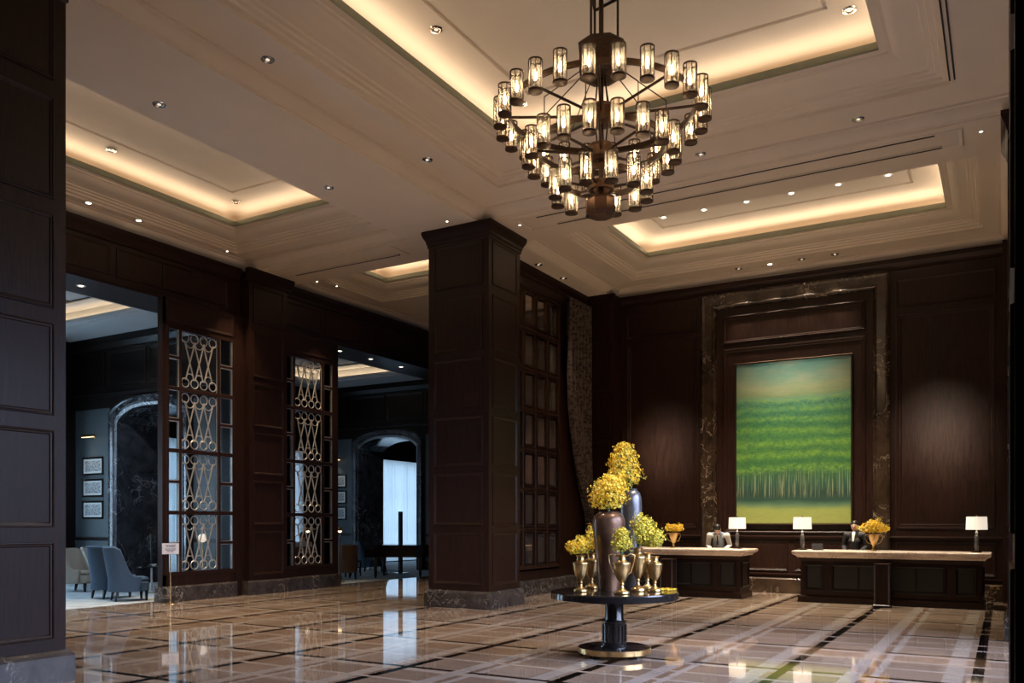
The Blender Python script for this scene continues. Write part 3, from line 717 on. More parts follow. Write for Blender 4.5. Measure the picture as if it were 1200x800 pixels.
# sign stand
t = thing('sign_stand', 'slim brass post holding a small white notice by the first screen', 'sign', (-14.64,11.44,0), math.radians(62))
p = MB(); p.lathe([(.13,0),(.13,.012),(.02,.02)], n=24); p.build('base', M['brass'], t, 40)
p = MB(); p.tube([(0,0,.015),(0,0,1.0)], .011, 10); p.build('pole', M['brass'], t, 40)
p = MB(); p.box(-.165,.165,-.012,.012,1.005,1.235); p.build('board', M['iron'], t)
p = MB(); p.box(-.16,.16,-.016,-.0125,1.01,1.23); pl = p.build('notice', M['white_trim'], t)
p = MB(); R3 = random.Random(5)
for i, (l, z) in enumerate(((.10,1.185),(.085,1.155),(.10,1.115),(.09,1.09),(.06,1.065))):
    x = -l
    while x < l: d = R3.uniform(.012,.03); p.box(x, min(l, x+d), -.0175,-.0163, z-.006, z+.006); x += d+.008
p.build('lettering', M['black'], pl)

# grand piano and things in the second lounge
t = thing('grand_piano', 'black grand piano standing in the second opening beside the pillar', 'piano', (-15.75,20.55,.004), math.radians(27))
outl = [(-.75,-.72),(.55,-.72)] + [(.75,-.5),(.9,-.1),(.85,.2),(.72,.4),(.5,.5),(.2,.55),(-.1,.62),(-.5,.74),(-.75,.76)]
outl = [(x*1.0, y) for x, y in outl]
p = MB(); p.loops([[(x*1.0,y,z) for x, y in outl] for z in (.62,.95)], True, True, True); p.build('case', M['black'], t)
p = MB(); p.loops([[(x*1.01,y*1.01,z) for x, y in outl] for z in (.955,.985)], True, True, True); p.build('lid', M['black'], t)
p = MB(); p.box(-.97,-.755,-.72,.74,.66,.74); p.box(-.97,-.755,-.75,-.70,.62,.86); p.box(-.97,-.755,.72,.77,.62,.86); kb = p.build('keybed', M['black'], t)
p = MB(); p.box(-.95,-.78,-.69,.71,.742,.758); p.build('keys', M['shirt'], kb)
for x, y in ((-.68,-.6),(-.68,.62),(.6,-.3)):
    p = MB(); p.lathe([(.03,0),(.03,.06),(.045,.08),(.05,.3),(.07,.5),(.075,.62)], (x,y,0), 12); p.build('leg', M['black'], t, 40)
p = MB(); p.box(-.5,-.42,-.12,.12,.06,.12); p.tube([(-.46,-.08,.1),(-.6,-.05,.62)], .015, 6); p.tube([(-.46,.08,.1),(-.6,.05,.62)], .015, 6); p.build('pedal_lyre', M['black'], t)
t = thing('display_post', 'slim black upright post beside the grand piano', 'post', (-16.85,21.9,.004))
p = MB(); p.box(-.055,.055,-.055,.055,.03,2.0); p.build('post', M['black'], t, bevel=.006)
p = MB(); p.box(-.2,.2,-.2,.2,0,.03); p.build('base', M['black'], t, bevel=.005)
t = thing('piano_stool', 'black padded piano stool in front of the keyboard', 'stool', (-17.15,19.95,.004), math.radians(27))
p = MB(); p.box(-.18,.18,-.38,.38,.42,.50); p.build('seat', M['inset'], t, bevel=.02)
for x in (-.15,.15):
    for y in (-.33,.33): p = MB(); p.box(x-.02,x+.02,y-.02,y+.02,0,.42); p.build('leg', M['black'], t)
t = thing('pedestal_table', 'pale metal pedestal table with broad top and foot by the far arch', 'table', (-18.85,22.75,.004))
p = MB(); p.lathe([(.0005,.76),(.22,.76),(.23,.77),(.23,.80),(.0005,.80)], n=24); p.build('tabletop', M['chrome'], t, 30)
p = MB(); p.lathe([(.08,.03),(.045,.08),(.045,.68),(.10,.76)], n=16); p.build('column', M['chrome'], t, 30)
p = MB(); p.lathe([(.2,0),(.2,.03),(.0005,.035)], n=24); p.build('foot', M['chrome'], t, 30)
def dchair(loc, rz, label):
    t = thing('dining_chair', label, 'chair', loc, rz)
    p = MB(); p.box(-.22,.22,-.22,.22,.42,.50); p.build('seat', M['inset'], t, bevel=.02)
    p = MB(); p.box(-.22,-.17,-.22,.22,.5,.95); p.build('backrest', M['inset'], t, bevel=.02)
    for x in (-.19,.19):
        for y in (-.19,.19): p = MB(); p.box(x-.018,x+.018,y-.018,y+.018,0,.42); p.build('leg', M['darkwood'], t)
dchair((-18.4,27.5,.004), 2.0, 'dark dining chair in the far window room, seen past the arch edge')
dchair((-18.0,28.7,.004), 2.6, 'dark dining chair in the far window room, beside the round table')
dchair((-16.9,26.4,.004), 1.2, 'dark dining chair in the far window room, close behind the piano')
t = thing('dining_table', 'dark round dining table by the wide sheer curtain', 'table', (-19.2,28.6,.004))
p = MB(); p.lathe([(.0005,.70),(.50,.70),(.52,.72),(.50,.75),(.0005,.75)], n=28); p.build('tabletop', M['darkwood'], t, 30)
p = MB(); p.lathe([(.3,0),(.3,.03),(.06,.06),(.05,.70)], n=16); p.build('pedestal', M['darkwood'], t, 30)
def reading_lamp(loc, rz, label):
    t = thing('floor_lamp', label, 'lamp', loc, rz)
    p = MB(); p.lathe([(.15,0),(.15,.015),(.02,.03)], n=20); p.build('base', M['brass'], t, 40)
    p = MB(); p.tube([(0,0,.02),(0,0,1.25)], .011, 8); p.build('pole', M['brass'], t, 40)
    p = MB(); p.tube([(0,0,1.25),(.2,0,1.35),(.4,0,1.50)], .009, 8); p.build('arm', M['brass'], t, 40)
    p = MB(); p.lathe([(.02,.05),(.035,.04),(.085,-.06),(.08,-.06),(.03,.03)], (.42,0,1.47), 16, False, False); sh = p.build('lamp_shade', M['brass'], t, 40)
    p = MB(); p.ell((.42,0,1.42), (.055,.055,.06), 12, 8); p.build('bulb', M['globe'], t, 60)
reading_lamp((-15.95,18.0,.004), 2.3, 'lit brass reading floor lamp just past the second lattice screen')
reading_lamp((-17.0,17.35,.004), 1.4, 'lit brass reading floor lamp seen through the second lattice screen')
t = thing('globe_table_lamp', 'round globe lamp on a slim stand behind the first lattice screen', 'lamp', (-15.98,13.36,.004))
p = MB(); p.lathe([(.14,0),(.14,.02),(.02,.03),(.015,.05),(.015,1.2)], n=16); p.build('stand', M['brass'], t, 40)
p = MB(); p.ell((0,0,1.29), (.1,.1,.1), 18, 12); p.build('globe', glow('dim_globe', (1,.85,.72), .7), t, 60)

# ================================================================== RECEPTION
YF = 18.35
def desk(x0, x1, label, wide):
    cx = (x0+x1)/2; t = thing('reception_desk', label, 'desk', (cx, YF, 0)); h = (x1-x0)/2; D = .8
    c = MB(); c.loops([rect(-h,h,0,D,z,o) for z, o in ((.0,.05),(.10,.05),(.13,.035),(.15,.0),(.84,0),(.86,.02),(.93,.03))], True, True, True)
    co = c.build('cabinet', M['wood'], t)
    k = MB(); k.loops([rect(-h,h,0,D,z,o) for z, o in ((.925,.06),(.95,.07),(.975,.10),(.99,.135),(1.005,.15),(1.04,.155),(1.06,.15),(1.07,.13))], True, True, True)
    k.build('counter', M['counter'], t, 30)
    def pn(a0, a1, div):
        f = MB(); f.loops([[(a0+o,-q,.24+o),(a1-o,-q,.24+o),(a1-o,-q,.80-o),(a0+o,-q,.80-o)] for o, q in ((0,0),(.0,.03),(.02,.035),(.05,.02),(.06,.008))])
        for d in div: f.box(d-.02,d+.02,-.025,0,.29,.75)
        po = f.build('front_panel', M['darkwood'], t)
        g = MB(); g.box(a0+.05,a1-.05,-.008,-.001,.29,.75); g.build('leather_inset', M['inset'], po)
    s = .38
    pn(-h+.08, -h+.08+s, []); pn(h-.08-s, h-.08, [])
    pn(-h+.60, h-.60, [-(h-.6)*.5, 0, (h-.6)*.5])
    for sg in (1,):
        f = MB(); f.loops([[(h+q,.1+o,.24+o),(h+q,D-.1-o,.24+o),(h+q,D-.1-o,.80-o),(h+q,.1+o,.80-o)] for o, q in ((0,0),(0,.03),(.02,.035),(.05,.02),(.06,.0))]); f.build('side_panel', M['darkwood'], t)
    return t
desk(-8.05,-4.95,'wooden reception desk with cream marble counter, partly behind the flower table', True)
desk(-3.68,-.37,'wooden reception desk with cream marble counter standing nearest the window wall', True)
def post(x, label):
    t = thing('queue_pedestal', label, 'pedestal', (x, YF-.40, 0))
    p = MB(); p.box(-.135,.135,-.135,.135,.06,.82); p.build('body', M['wood'], t, bevel=.008)
    for sx in (-1,1):
        for sy in (-1,1): p = MB(); p.box(sx*.128-.012,sx*.128+.012,sy*.128-.012,sy*.128+.012,.06,.82); p.build('metal_edge', M['pewter'], t)
    p = MB(); p.loops([rect(-.14,.14,-.14,.14,z,o) for z, o in ((.82,0),(.825,.01),(.845,.01),(.85,0))], True, True, True); p.build('cap', M['wood_h'], t)
    p = MB(); p.loops([rect(-.14,.14,-.14,.14,z,o) for z, o in ((0,.02),(.04,.02),(.06,0))], True, True, True); p.build('base', M['darkwood'], t)
post(-2.06,'dark wood pedestal in front of the desk with the standing woman')
post(-6.42,'dark wood pedestal in front of the desk behind the flower table')

def table_lamp(loc, label):
    t = thing('table_lamp', label, 'lamp', loc)
    p = MB(); p.box(-.09,.09,-.09,.09,0,.025); p.build('base', M['bronze'], t, bevel=.004)
    p = MB(); p.lathe([(.03,.025),(.035,.05),(.03,.07),(.04,.09),(.042,.19),(.036,.21),(.042,.23),(.042,.31),(.03,.33),(.02,.36),(.028,.38),(.012,.40),(.012,.46)], n=16); p.build('column', M['pewter'], t, 40)
    p = MB(); p.lathe([(.188,.44),(.178,.69),(.173,.69),(.183,.44),(.188,.44)], n=32, cap0=False, cap1=False); p.build('lamp_shade', M['shade'], t, 40)
    p = MB(); p.tube([(0,0,.46),(0,0,.70)], .006, 6); p.ell((0,0,.705), (.014,.014,.018), 10, 6); p.build('finial', M['bronze'], t, 40)
ZC = 1.071
table_lamp((-5.15,18.88,ZC),'lit table lamp with a white drum shade beside the man')
table_lamp((-3.70,18.62,ZC),'lit table lamp with a white drum shade on the desk end beside the card holder')
table_lamp((-.47,18.75,ZC),'lit table lamp with a white drum shade at the window end of the desk')
t = thing('card_holder', 'small dark card holder standing on the desk between lamp and woman', 'card holder', (-3.38,18.6,ZC), .45)
p = MB(); p.box(-.11,.11,-.05,.05,0,.012); p.build('base', M['black'], t)
p = MB(); p.add([(-.11,.02,.012),(.11,.02,.012),(.11,.05,.14),(-.11,.05,.14),(-.11,.03,.012),(.11,.03,.012),(.11,.06,.14),(-.11,.06,.14)], [(0,1,2,3),(5,4,7,6),(3,2,6,7),(0,4,5,1),(0,3,7,4),(1,5,6,2)]); p.build('back', M['pewter'], t)
t = thing('wall_socket', 'small brass socket plate low on the wall past the desk', 'socket', (-.18,20.245,.30))
p = MB(); p.box(-.09,.09,-.008,0,-.04,.04); p.build('plate', M['brass'], t, bevel=.003)
p = MB(); p.lathe([(.022,0),(.022,.008)], n=12); p.v = [(a,-.008-c,b) for a, b, c in p.v]; p.build('outlet', M['black'], t)

# painting
t = thing('painting', 'large green landscape painting of trees in rows on the reception wall', 'painting', (-4.255,20.29,1.63))
p = MB(); p.box(-1.285,1.285,-.05,-.0,0,3.77); p.build('stretcher', M['darkwood'], t)
p = MB(); p.add([(-1.28,-.052,0.005),(1.28,-.052,0.005),(1.28,-.052,3.765),(-1.28,-.052,3.765)], [(0,1,2,3)]); p.build('canvas', M['painting'], t)
p = MB(); p.loops([[(-1.32+o,-h,-.035+o),(1.32-o,-h,-.035+o),(1.32-o,-h,3.805-o),(-1.32+o,-h,3.805-o)] for o, h in ((0,0),(0,.06),(.012,.066),(.03,.06),(.034,.045))]); p.build('frame', M['bronze'], t)

# ---- curtain by the glazed door
c = MB(); N = 140; zs = [7.08,6.6,6.0,5.2,4.5,3.97,3.4,3.0,2.6,2.24,1.95,1.72,1.6,1.45,1.1,.6,.06]
lefts = [18.42,18.42,18.41,18.42,18.5,18.6,18.76,18.9,19.1,19.32,19.5,19.6,19.62,19.6,19.52,19.46,19.42]
ls = []
for z, l in zip(zs, lefts):
    r = 19.72; wd = (r-l)/(19.72-18.42)
    row = []
    for i in range(N+1):
        q = i/N; amp = .095 + .01*(1-wd)
        row.append((XS+.18+amp*math.sin(q*2*PI*7 + .5*math.sin(z*1.1+q*5)), l+(r-l)*q, z))
    ls.append(row)
c.loops(ls, False); t = thing('drape', 'patterned brown drape tied back beside the glazed door', 'curtain', (0,0,0))
o = c.build('fabric', M['curtain'], t, 60)
c = MB(); c.torus((XS+.15,19.67,1.62), .11, .02, 'z', 20, 8); c.build('tieback', M['brass'], t, 60)
c = MB(); c.tube([(XS+.16,18.35,7.12),(XS+.16,19.75,7.12)], .02, 10); c.build('rod', M['bronze'], t, 60)

# ================================================================== FLOWERS AND VASES
F_ = (-.5015, .8652); R_ = (.8652, .5015)
def at(u, d):            # ground position seen in image column u at depth d
    l = (u-600)/996*d
    return (F_[0]*d+R_[0]*l, F_[1]*d+R_[1]*l)
TC = (-4.19, 9.76); ZT_ = .80
t = thing('round_table', 'round black lacquer pedestal table carrying the vases of flowers', 'table', (TC[0],TC[1],0))
p = MB(); p.lathe([(.0005,.70),(.70,.70),(.765,.705),(.785,.715),(.785,.785),(.775,.80),(.0005,.80)], n=72); p.build('tabletop', M['black'], t, 30)
p = MB(); p.lathe([(.185,.118),(.185,.13),(.16,.14),(.16,.16),(.142,.17),(.142,.40),(.150,.41),(.150,.43),(.122,.44),(.114,.46),(.114,.64),(.14,.66),(.20,.70)], n=40); po = p.build('pedestal', M['black'], t, 30)
p = MB()
for j in range(16):
    a = 2*PI*j/16; p.tube([(.142*math.cos(a),.142*math.sin(a),.18),(.142*math.cos(a),.142*math.sin(a),.39)], .012, 6)
p.build('fluting', M['darkwood'], po, 40)
p = MB(); p.lathe([(.0005,.045),(.445,.045),(.45,.05),(.45,.11),(.44,.115)], n=64, cap1=False); bo = p.build('brass_band', M['brass'], t, 30)
p = MB(); p.lathe([(.44,.1145),(.43,.118),(.0005,.118)], n=64, cap0=False); p.build('base_top', M['black'], t, 30)
for j in range(4):
    a = PI/4+PI/2*j+.5; p = MB(); p.lathe([(.05,0),(.055,.02),(.035,.047)], (.34*math.cos(a),.34*math.sin(a),0), 14); p.build('foot', M['black'], t, 40)

def blossoms(mb, c, r, n, rnd, size=.02, shell=.45, zmin=None, droop=0):
    for _ in range(n):
        while True:
            d = Vector((rnd.gauss(0,1), rnd.gauss(0,1), rnd.gauss(0,1)))
            if d.length > .01: break
        d.normalize(); q = (shell + (1-shell)*rnd.random()**.6)*(1+.16*rnd.gauss(0,1)*.6)
        p = Vector((c[0]+d.x*r[0]*q, c[1]+d.y*r[1]*q, c[2]+d.z*r[2]*q))
        if zmin is not None and not (p.z > zmin or (p.z > zmin-droop and math.hypot(p.x, p.y) > .09)): continue
        nrm = (d + Vector((rnd.uniform(-.6,.6), rnd.uniform(-.6,.6), rnd.uniform(-.4,.7)))).normalized()
        a = nrm.orthogonal().normalized(); b = nrm.cross(a); s = size*rnd.uniform(.7,1.25); ph = rnd.uniform(0,6.28)
        vs = [p - nrm*s*.25]; k = 5
        for j in range(k):
            t0 = ph+2*PI*j/k
            for dt, rr, hh in ((-.42,.62,.12),(0,1.0,.28),(.42,.62,.12)):
                vs.append(p + (a*math.cos(t0+dt)+b*math.sin(t0+dt))*s*rr + nrm*s*hh)
        fs = []
        for j in range(k): fs.append((0, 1+3*j, 2+3*j, 3+3*j))
        mb.add(vs, fs)
def bouquet(loc, balls, label, stem, mat='flower', seed=1, n=260, size=.021, sprays=18, name='flower_bouquet', zmin=.014, droop=.045):
    balls = [(a, b, c-.03, d, e, f) for a, b, c, d, e, f in balls]; n = n*1.3
    """balls: (cx,cy,cz,rx,ry,rz) relative to loc; stem: height of the vase mouth"""
    rnd = random.Random(seed); t = thing(name, label, 'flowers', loc)
    m = MB()
    for bl in balls: blossoms(m, bl[:3], bl[3:], int(n), rnd, size, zmin=zmin, droop=droop)
    tips = []
    for _ in range(sprays):
        bl = balls[rnd.randrange(len(balls))]; d = Vector((rnd.gauss(0,1), rnd.gauss(0,1), rnd.gauss(.3,.8))).normalized()
        p = Vector(bl[:3]) + Vector((d.x*bl[3], d.y*bl[4], max(d.z,-.2)*bl[5]))*rnd.uniform(1.05,1.28); tips.append((bl, p))
        blossoms(m, p, (.025,.025,.03), 5, rnd, size*.75, zmin=zmin+.01)
    m.build('blossoms', M[mat], t, weld=False)
    g = MB(); c0 = Vector((0,0,.02))
    for bl, p in tips: g.tube([c0*0.4+Vector(bl[:3])*.6+Vector((0,0,.03)), p], .0025, 4)
    for bl in balls:
        for _ in range(14):
            d = Vector((rnd.gauss(0,1), rnd.gauss(0,1), rnd.gauss(0,.8))).normalized(); p = Vector(bl[:3]) + Vector((d.x*bl[3], d.y*bl[4], max(d.z, -.35)*bl[5]))*.8
            g.tube([(rnd.uniform(-.01,.01), rnd.uniform(-.01,.01), -stem), (rnd.uniform(-.012,.012), rnd.uniform(-.012,.012), .028), p], .003, 4)
    g.build('stems', M['leaf'], t)
    return t
def vase(loc, prof, mat, label, name='vase', cat='vase', handles=None, n=40):
    t = thing(name, label, cat, loc); p = MB(); p.lathe(prof, n=n, cap1=False); p.build('body', M[mat], t, 35)
    if handles:
        for s in (-1,1):
            h = MB(); h.tube([(s*x, 0, z) for x, z in handles], .0075, 8); h.build('handle', M[mat], t, 50)
    return t
vx, vy = at(713.5, 10.52)
vase((vx,vy,.801), [(.0005,.0),(.125,.0),(.13,.02),(.14,.2),(.165,.45),(.19,.68),(.2,.82),(.197,.88),(.175,.94),(.14,.965),(.125,.97),(.128,.985),(.118,.985),(.115,.96),(.14,.93),(.17,.8)], 'bronze_glaze', 'tall bronze brown glazed vase in the middle of the round table')
bouquet((vx,vy,1.79), [(-.02,0,.205,.235,.23,.185),(.02,.02,.33,.19,.19,.16)], 'dense yellow flower bouquet in the bronze brown vase', .05, seed=2, n=620, size=.019, sprays=34, droop=0, zmin=.034)
gx, gy = at(739.5, 11.03)
vase((gx,gy,.801), [(.0005,0),(.10,0),(.105,.02),(.12,.3),(.135,.7),(.14,1.05),(.135,1.16),(.115,1.23),(.085,1.26),(.075,1.265),(.078,1.285),(.068,1.285),(.066,1.25),(.1,1.2)], 'pewter', 'slender taller pewter grey vase standing behind the bronze brown one')
bouquet((gx,gy,2.09), [(-.09,.03,.225,.22,.22,.20),(-.11,.0,.40,.19,.19,.17),(-.16,0,.20,.16,.15,.16),(-.11,0,.54,.11,.11,.10)], 'topmost yellow flower bouquet rising from the pewter grey vase', .05, seed=3, n=480, size=.019, sprays=34, droop=0, zmin=.034)
URN = [(.0005,0),(.085,0),(.09,.01),(.085,.03),(.05,.045),(.025,.075),(.02,.10),(.03,.115),(.022,.13),(.045,.16),(.075,.22),(.095,.30),(.098,.345),(.103,.35),(.10,.365),(.07,.375),(.05,.395),(.046,.43),(.062,.455),(.058,.457),(.04,.43),(.045,.39)]
HAN = [(.055,.44),(.10,.47),(.145,.45),(.14,.38),(.10,.25),(.078,.23)]
def sc(prof, k, kr=None): kr = kr or k; return [(r*kr, z*k) for r, z in prof]
ux, uy = at(680.5, 10.42); vase((ux,uy,.801), sc(URN,.98), 'urn', 'antique brass urn at the curtain side of the round table', 'urn', 'urn')
bouquet((ux,uy,1.255), [(.0,0,.135,.13,.13,.11),(-.08,-.03,.11,.09,.09,.08)], 'small yellow bouquet in the brass urn at the curtain side', .04, seed=4, n=230, size=.017)
ux, uy = at(693, 10.95); vase((ux,uy,.801), sc(URN,1.0), 'urn', 'brass urn tucked behind the tall bronze vase on the curtain side', 'urn', 'urn')
bouquet((ux,uy,1.265), [(.0,0,.18,.12,.12,.15)], 'upright yellow bouquet half hidden by the tall bronze vase', .04, seed=5, n=300, size=.017)
ux, uy = at(728.5, 10.10); vase((ux,uy,.801), sc(URN,1.02,1.06), 'urn', 'front brass urn with two looping handles on the round table', 'urn', 'urn', handles=[(r*1.06,z*1.02) for r, z in HAN])
for o in bpy.data.objects:
    if o.get('label') == 'front brass urn with two looping handles on the round table': o.rotation_euler.z = math.radians(30)
bouquet((ux,uy,1.275), [(.0,0,.15,.135,.115,.105),(.0,0,.25,.085,.08,.09)], 'lemon yellow bouquet in the front two-handled urn', .04, 'flower_green', 6, 300, .017, zmin=.034, droop=0)
ux, uy = at(747.5, 10.5); vase((ux,uy,.801), sc(URN,1.18,1.02), 'urn', 'tall brass urn on the round table just past the front handled urn', 'urn', 'urn')
bouquet((ux,uy,1.345), [(.09,0,.19,.15,.15,.16),(.05,0,.31,.12,.12,.13),(.20,.05,.15,.12,.12,.12)], 'large lemon yellow bouquet leaning toward the desk, in the tall brass urn', .04, 'flower_green', 7, 330, .018, 26)
ux, uy = at(767, 10.48); vase((ux,uy,.801), sc(URN,.95), 'urn', 'brass urn at the desk end of the round table, without flowers', 'urn', 'urn')
ux, uy = at(758.5, 10.80); vase((ux,uy,.801), sc(URN,1.02), 'urn', 'brass urn half hidden behind two others at the desk end of the table', 'urn', 'urn')
px, py = at(781, 10.60); rnd = random.Random(11); m = MB()
for _ in range(120):
    a = rnd.random()*6.28; q = rnd.random()**.6; blossoms(m, (q*.13*math.cos(a), q*.10*math.sin(a), .012), (.004,.004,.004), 1, rnd, .013)
tag(m.build('fallen_petals', M['flower'], weld=False), 'yellow petals strewn on the table rim near the desks', 'petals', kind='stuff').location = (px,py,.808)
# desk vases
DV = [(.0005,0),(.075,0),(.078,.012),(.04,.03),(.02,.06),(.028,.08),(.02,.095),(.05,.15),(.085,.24),(.105,.32),(.108,.345),(.095,.345),(.08,.26)]
DH = [(.10,.33),(.15,.33),(.17,.27),(.12,.17),(.06,.14)]
for x, y, lb, lb2, sd in ((-2.30,18.62,'two-handled brass vase on the desk beside the standing woman','spreading yellow orchid bouquet beside the standing woman',21),(-6.58,18.75,'two-handled copper vase on the desk behind the flower table','yellow orchid bouquet on the desk behind the flower table',22)):
    v = vase((x,y,ZC), DV, 'urn', lb, 'trophy_vase', 'vase', handles=DH)
    bouquet((x,y,ZC+.36), [(-.08,0,.135,.20,.17,.11),(.10,0,.125,.19,.17,.10),(.0,0,.21,.15,.14,.10)] if sd == 21 else [(-.05,0,.115,.15,.15,.09),(.09,0,.12,.14,.14,.09)], lb2, .04, 'flower', sd, 190, .026, 26, zmin=.02, droop=0)

# ================================================================== CHANDELIER
CH = (-4.22, 9.43, 0)
t = thing('chandelier', 'three-tier bronze chandelier with rings of glass cylinder lamps', 'chandelier', CH)
ZTOP = ZT - .02
# suspension
for j in range(3):
    a = 2*PI*j/3+.3; p = MB(); p.tube([(.2*math.cos(a),.2*math.sin(a),7.38),(.2*math.cos(a),.2*math.sin(a),ZTOP)], .016, 8); p.build('suspension_rod', M['bronze'], t, 40)
p = MB(); p.tube([(0,0,5.5),(0,0,ZTOP)], .03, 10); p.build('centre_stem', M['bronze'], t, 40)
p = MB()
for z in (7.95,):
    for j in range(3):
        a, b_ = 2*PI*j/3+.3, 2*PI*(j+1)/3+.3; p.tube([(.2*math.cos(a),.2*math.sin(a),z),(.2*math.cos(b_),.2*math.sin(b_),z)], .018, 6)
p.build('cross_brace', M['bronze'], t, 40)
p = MB(); p.lathe([(.33,ZTOP-.06),(.35,ZTOP-.04),(.35,ZTOP+.01)], n=8); p.build('ceiling_plate', M['bronze'], t)
def drum(r, z0, z1, n, mat, nm):
    p = MB(); p.lathe([(r*.55,z0-.05),(r*.8,z0-.04),(r,z0),(r,z1),(r*1.05,z1+.01),(r*1.05,z1+.03),(r*.5,z1+.05)], n=n); p.build(nm, M[mat], t)
drum(.28,7.06,7.38,8,'bronze','upper_hub'); drum(.19,6.50,6.62,20,'bronze_lit','tier_hub'); drum(.15,6.05,6.17,20,'bronze_lit','tier_hub')
p = MB(); p.ribbon((0,0,0), .12, .15, 5.66, 5.76, 28); p.build('lower_hub_ring', M['bronze_lit'], t, 30)
p = MB(); p.lathe([(.0005,5.33),(.13,5.335),(.185,5.39),(.185,5.53),(.165,5.56),(.155,5.54),(.155,5.42)], n=8, cap1=False); p.build('bottom_bowl', M['bronze_lit'], t)
def make_lamp():
    l = MB()
    l.lathe([(.0005,-.18),(.07,-.18),(.081,-.176),(.083,-.170),(.083,-.155),(.074,-.153),(.072,-.165),(.0005,-.168)], n=20)
    l.lathe([(.073,.160),(.080,.160),(.081,.172),(.080,.178),(.073,.178),(.073,.160)], n=20, cap0=False, cap1=False)
    for j in range(8):
        a = 2*PI*j/8; l.tube([(.077*math.cos(a),.077*math.sin(a),-.14),(.077*math.cos(a),.077*math.sin(a),.165)], .0055, 5)
    l.tube([(-.070,0,.05),(-.10,0,.05)], .016, 6)
    o = l.build('lamp', M['bronze'], None, 40)
    cn = MB(); cn.lathe([(.0005,-.165),(.017,-.165),(.017,-.056),(.0005,-.056)], n=12); cn.build('candle_sleeve', M['shirt'], o, 40)
    g = MB(); g.lathe([(.0735,-.15),(.0735,.165)], n=20, cap0=False, cap1=False); g.build('glass_cylinder', M['lamp_glass'], o, 40)
    b_ = MB(); b_.lathe([(.0005,-.055),(.010,-.05),(.016,-.02),(.017,.0),(.012,.03),(.004,.055),(.0005,.07)], n=12); b_.build('bulb', M['bulb'], o, 50)
    return o
lamp0 = None
for R, z, n, zh, ns in ((1.22,6.57,24,6.56,8),(.88,6.14,18,6.11,8),(.56,5.72,12,5.71,6)):
    p = MB(); p.ribbon((0,0,0), R-.115, R-.085, z+.02, z+.085, 72); p.build('tier_ring', M['bronze'], t, 30)
    for j in range(ns):
        a = 2*PI*(j+.5)/ns; p = MB(); p.tube([(.14*math.cos(a),.14*math.sin(a),zh),((R-.10)*math.cos(a),(R-.10)*math.sin(a),z+.045)], .017, 6); p.build('spoke', M['bronze'], t, 40)
    for j in range(n):
        a = 2*PI*j/n + (.05 if n == 24 else .1)
        if lamp0 is None: lamp0 = make_lamp(); lamp0.parent = t; o = lamp0
        else: o = copy_tree(lamp0, parent=t)
        o.location = (R*math.cos(a), R*math.sin(a), z); o.rotation_euler = (0,0,a)
for j in range(8):      # stays from the upper hub out to the first and second tiers
    a = 2*PI*(j+.25)/8; p = MB(); p.tube([(.22*math.cos(a),.22*math.sin(a),7.1),(.78*math.cos(a),.78*math.sin(a),6.62),(.78*math.cos(a),.78*math.sin(a),6.08)], .007, 6); p.build('stay_rod', M['bronze'], t, 40)
for z0, z1, r0, r1 in ((7.05,6.62,.05,.09),(6.5,6.2,.09,.06),(6.02,5.74,.08,.12)):
    for j in range(3):
        a = 2*PI*j/3; p = MB(); p.tube([(r0*math.cos(a),r0*math.sin(a),z0),(r1*math.cos(a),r1*math.sin(a),z1)], .01, 6); p.build('link_rod', M['bronze'], t, 40)

# ================================================================== PEOPLE
def body_mesh(name, parts, mat, parent, voxel=.009, smooth=3):
    m = MB()
    for q in parts:
        if q[0] == 'e': m.ell(q[1], q[2], 18, 12, q[3] if len(q) > 3 else None)
        else:
            pts, rs = q[1], q[2]; m.tube(pts, list(rs), 14)
            for p_, r_ in zip(pts, rs): m.ell(p_, (r_,r_,r_), 14, 10)
    o = m.build(name, M[mat] if isinstance(mat, str) else mat, parent, weld=False)
    r = o.modifiers.new('r', 'REMESH'); r.mode = 'VOXEL'; r.voxel_size = voxel; r.use_smooth_shade = True
    s = o.modifiers.new('s', 'SMOOTH'); s.factor = .5; s.iterations = smooth
    return o
def hand(base, d, up, side, sgn):
    """palm and five fingers from the wrist along d; thumb leaves the side of the palm"""
    b, d, u = Vector(base), Vector(d).normalized(), Vector(up).normalized(); s = d.cross(u).normalized()*sgn
    out = [('e', b+d*.045, (.042,.042,.042), None)]
    out = [('t', [b, b+d*.085], (.026,.034))]
    for k, (o, L) in enumerate(((-.030,.062),(-.010,.072),(.010,.068),(.029,.052))):
        p0 = b+d*.085+s*o; p1 = p0+d*L*.45-u*.006; p2 = p1+d*L*.3-u*L*.25; p3 = p2+d*L*.15-u*L*.28
        out.append(('t', [p0,p1,p2,p3], (.0095,.009,.0085,.007)))
    p0 = b+d*.03-s*.03; p1 = p0+d*.03-s*.025; p2 = p1+d*.03-s*.006
    out.append(('t', [p0,p1,p2], (.0115,.0105,.009)))
    return out
def face(parent, c, rot, female=True):
    """eyes, brows, nose and mouth set on the head at c"""
    def P(x, y, z): return Vector(c) + rot @ Vector((x,y,z))
    for s in (-1,1):
        e = MB(); e.ell(P(s*.031,-.083,.010), (.013,.008,.008), 10, 6, rot); eo = e.build('eye', M['shirt'], parent, 60)
        i = MB(); i.ell(P(s*.031,-.0895,.010), (.006,.003,.006), 8, 6, rot); i.build('iris', M['hair'], eo, 60)
        b = MB(); b.tube([P(s*.016,-.091,.030),P(s*.033,-.091,.035),P(s*.048,-.080,.029)], .003, 5); b.build('eyebrow', M['hair'], parent)
    m = MB(); m.ell(P(0,-.088,-.052), (.022,.007,.007), 12, 6, rot); m.build('mouth', M['lips'], parent, 60)
